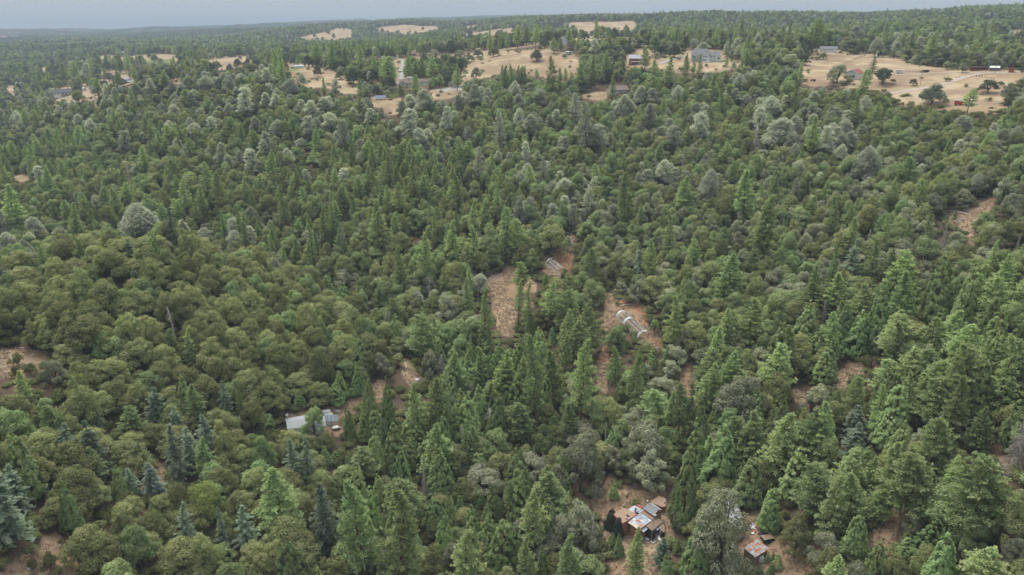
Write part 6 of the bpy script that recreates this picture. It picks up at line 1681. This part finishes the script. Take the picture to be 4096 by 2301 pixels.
for i, (a, b) in enumerate(((758,263),(768,264),(782,266))): car(a, b, ('white', 'scrap', 'white')[i], ('leftmost white car', 'middle grey car', 'rightmost white car')[i] + ' parked under the oaks by the left pasture', 15, 'cars under the oaks by the left pasture')
# ridge solar rack
x, y, z = hit(1522, 398)
t = thing('ground_solar_array', 'tilted blue solar rack standing on posts on the bare red slope', 'solar panels', (x, y, z), facing(x, y, -12))
def rk_(u, v): return (-4 + 8 * u, -1.6 + 3.4 * v, .9 + 1.9 * v)
MB().slab([rk_(-.005, -.01), rk_(1.005, -.01), rk_(1.005, 1.01), rk_(-.005, 1.01)], .06).ob('rack', M['steel'], t)
for i in range(6):
    for j in range(3):
        MB().slab([tuple(Vector(rk_((i + a) / 6, (j + b) / 3)) + Vector((0, -.03, .05))) for a, b in ((.03,.03),(.97,.03),(.97,.97),(.03,.97))], .03).ob('panel', M['panel'], t)
for a in (.1, .5, .9):
    for v in (.1, .9): p = rk_(a, v); MB().tube([(p[0], p[1], -.5), (p[0], p[1], p[2] - .07)], .06, 5).ob('leg', M['steel'], t)
# vineyard rows
M['vine'] = foliage('vine_leaves', (.13,.17,.05), (.15,.17,.06), (.22,.24,.09), .3, .01, .15)
rv = np.random.default_rng(8)
def vine_row(a, b, label, group):
    A, B = Vector(hit(*a)), Vector(hit(*b)); L = (B - A).length; n = int(L * 60)
    s = rv.uniform(0, 1, n); base = np.array(A)[None] * (1 - s[:, None]) + np.array(B)[None] * s[:, None]
    base[:, 2] = ground_z(base[:, 0], base[:, 1]) + rv.uniform(.3, 1.7, n)
    C_ = base + rv.normal(size=(n, 3)) * np.array([.28, .28, .12]) - np.array(A)[None]
    V = quads(C_, rand_dirs(n, rv) + np.array([0, 0, .5]), rand_dirs(n, rv), rv.uniform(.12, .24, n), np.full(n, .8), rv)
    t = thing('vine_row', label, 'vines', tuple(A), 0, group)
    add_ob('foliage', quad_mesh('vine_foliage', V, rv.uniform(0, .5, n), M['vine']), t)
    for k in range(4): q_ = (B - A) * (k / 3); zz = gz(A.x + q_.x, A.y + q_.y) - A.z; MB().box(q_.x-.06, q_.x+.06, q_.y-.06, q_.y+.06, zz-.2, zz+1.8).ob('stake', M['barnwood'], t)
OD = ['highest', 'second', 'third', 'fourth', 'fifth', 'lowest']
for k in range(6):
    vine_row((1548 - k * 3, 369 + k * 4.2), (1592 - k * 1.0, 372 + k * 4.6), f'{OD[k]} of six green vine rows above the solar rack', 'vine rows above the solar rack')
t = place('brown_gabled_house', 'brown-roofed house with a white upper storey among the ridge pines', 'house', 1628, 346)
gable(t, -6, 4, 0, 8, 0, 3.0, 2.2, 'cream', 'brownroof', 'x'); gable(t, -5.5, -1, -1.8, 2, 0, 3.0, 1.6, 'cream', 'brownroof', 'y', trim='white'); MB().box(.5, 4.5, 4, 8, 3, 6.6).ob('upper_storey', M['white'], t); MB().box(.2, 4.8, 3.7, 8.3, 6.6, 6.8).ob('flat_roof', M['white'], t)
for x_ in (0, 2.5): window(t, x_, .9, 1.3, 1.2, 0)
window(t, -3.2, .9, 1.6, 1.2, -1.8)
simple_house('brown_roofed_wing', 'low brown-roofed outbuilding right of the brown-gabled house', 1697, 340, 9, 6, 2.6, 1.8, 'white', 'brownroof', 10, 'x', [(-2,.8,1.2,1.1)])
simple_house('white_garage', 'white garage with dark gable beside the grey gravel parking', 1806, 347, 6, 6, 2.9, 1.7, 'cream', 'brownroof', -25, 'y', [], cat='garage', door=0)
car(1817, 354, 'white', 'white car parked in front of the white garage', 20); car(1829, 351, 'white', 'white van-like car right of the white garage', -10)
simple_house('far_brown_house', 'brown-roofed house among dark pines beyond the narrow lane', 1646, 226, 10, 7, 3.0, 2.4, 'wood', 'brownroof', 15, 'x', [(0,.9,1.4,1.2)])
simple_house('low_canopy', 'long low pale roof beyond the round bushes at left', 1160, 234, 14, 8, 2.4, .8, 'dark', 'pale', 0, 'x', [], cat='building')
simple_house('grey_greenhouse', 'small grey-roofed greenhouse above the tan pasture', 1196, 272, 8, 4, 1.6, .9, 'pale', 'metalblue', 8, 'x', [], cat='greenhouse')
simple_house('tan_cottage', 'tan cottage peeping past the round grey tree at the ridge end', 1046, 303, 7, 7, 3.0, 2.0, 'cream', 'brownroof', 20, 'x', [(-2,1,1.2,1.2)])
for px, py, W_, lb in ((1527,152,22,'far white house below the middle golden hill'),(1508,156,12,'small far white house left of the larger one'),(1818,140,18,'far white house among hazy oaks'),(10,223,20,'far white house at the left picture edge'),(317,213,14,'far pale roof in the hazy woods at left'),(613,172,20,'far pale house among blue woods'),(668,183,18,'far tan house among blue woods'),(2862,112,16,'far white house on the dark right ridge'),(3032,108,22,'far grey-white house high on the right ridge')):
    simple_house('far_house', lb, px, py, W_, 9, 4, 2.5, 'white', 'pale', 0, 'x', [(-W_/4,1,2,1.6),(W_/4,1,2,1.6)])
# utility poles and their wires
def pole(base, top, label, arms=1, thin=False):
    x, y, z = hit(*base); _, te = pix_dir(*top); h = CAMZ + math.hypot(x, y) * float(te) - z
    t = thing('utility_pole', label, 'utility pole', (x, y, z), facing(x, y, 25), 'utility poles along the ridge')
    r = .12 if thin else .2
    MB().tube([(0,0,-.5),(0,0,h)], [r, r * .75], 7).ob('post', M['pole'], t)
    for k in range(arms):
        c_ = MB().box(-1.3, 1.3, -.09, .09, h - .5 - k * 1.1, h - .32 - k * 1.1).ob('crossarm', M['pole'], t)
        for x_ in (-1.15, 0, 1.15): MB().disc((x_, 0, h - .2 - k * 1.1), (0,0,1), .09, .24, 8).ob('insulator', M['white'], c_)
    if arms > 1: MB().disc((.35, -.1, h - 2.9), (0,0,1), .3, .9, 10).ob('transformer', M['steel'], t)
    return Vector((x, y, z + h - .1))
w1 = pole((3460,222), (3467,165), 'tall utility pole with transformer on the hilltop', 2)
w2 = pole((3799,276), (3807,222), 'leaning brown utility pole behind the horse trailer lane', 2); w3 = pole((3979,293), (3989,237), 'utility pole beside the low white shed at right', 2)
pole((3681,340), (3689,290), 'thin bare pole in the pasture below the lane', 0, True); pole((3411,220), (3412,202), 'short pale pole near the dark car', 1, True)
pole((1944,220), (1943,182), 'utility pole with one crossarm above the wide pasture', 1); pole((1605,279), (1605,243), 'slim pole beside the narrow lane', 0, True); pole((1362,275), (1362,252), 'short white pole at the top of the tan pasture', 0, True)
pole((717,223), (713,183), 'slim pole right of the solitary dark conifer at left', 0, True); pole((2860,206), (2860,177), 'orange-brown utility pole behind the white house wing', 1); pole((2225,312), (2226,285), 'thin grey pole at the foot of the wide pasture', 0, True)
for a, b, lb in ((w1, w2, 'sagging power line from the hilltop pole to the leaning pole'), (w2, w3, 'power line between the leaning pole and the right pole')):
    pts = [a.lerp(b, k / 12) - Vector((0, 0, 4 * 2.2 * (k / 12) * (1 - k / 12))) for k in range(13)]
    tag(MB().tube([tuple(p) for p in pts], .045, 4).ob('power_line', M['dark']), lb, 'power line')

bunch = {}
for w_, wh, px, o in ALIKE: bunch.setdefault((w_, wh), []).append((px, o))
for (w_, wh), L in bunch.items():
    L.sort(key=lambda q_: q_[0])
    for i, (px, o) in enumerate(L):
        n = len(L)
        pre = f'the one {w_}' if n == 1 else f'leftmost {w_}' if i == 0 else f'rightmost {w_}' if i == n - 1 else f'{ORD[i] if i < 20 else str(i + 1) + "th"} {w_} from the left'
        o['label'] = f'{pre} {wh}'
# ------------------------------------------------------------------ haze
hv = [(-60000, -60000, GZ.min() - 30), (60000, -60000, GZ.min() - 30), (60000, 60000, GZ.min() - 30), (-60000, 60000, GZ.min() - 30)]
top = max(CAMZ + 20, GZ.max() + 45)
hv += [(x, y, top) for x, y, _ in hv]
hm, hnt, hnd, hlk, hout = nodes_of('pale_haze')
pv = hnd.new('ShaderNodeVolumePrincipled')
pv.inputs['Color'].default_value = (0.46, 0.55, 0.67, 1)
pv.inputs['Density'].default_value = 0.00016
pv.inputs['Absorption Color'].default_value = (0, 0, 0, 1)
pv.inputs['Density Attribute'].default_value = ''
hlk.new(pv.outputs[0], hout.inputs['Volume'])
try: hm.cycles.homogeneous_volume = True
except Exception: pass
haze = add_ob('haze', mesh_from('haze', hv, [(0, 3, 2, 1), (4, 5, 6, 7), (0, 1, 5, 4), (1, 2, 6, 5), (2, 3, 7, 6), (3, 0, 4, 7)], [hm]))
haze['kind'] = 'stuff'
haze['label'] = 'pale smoky haze over the hills'
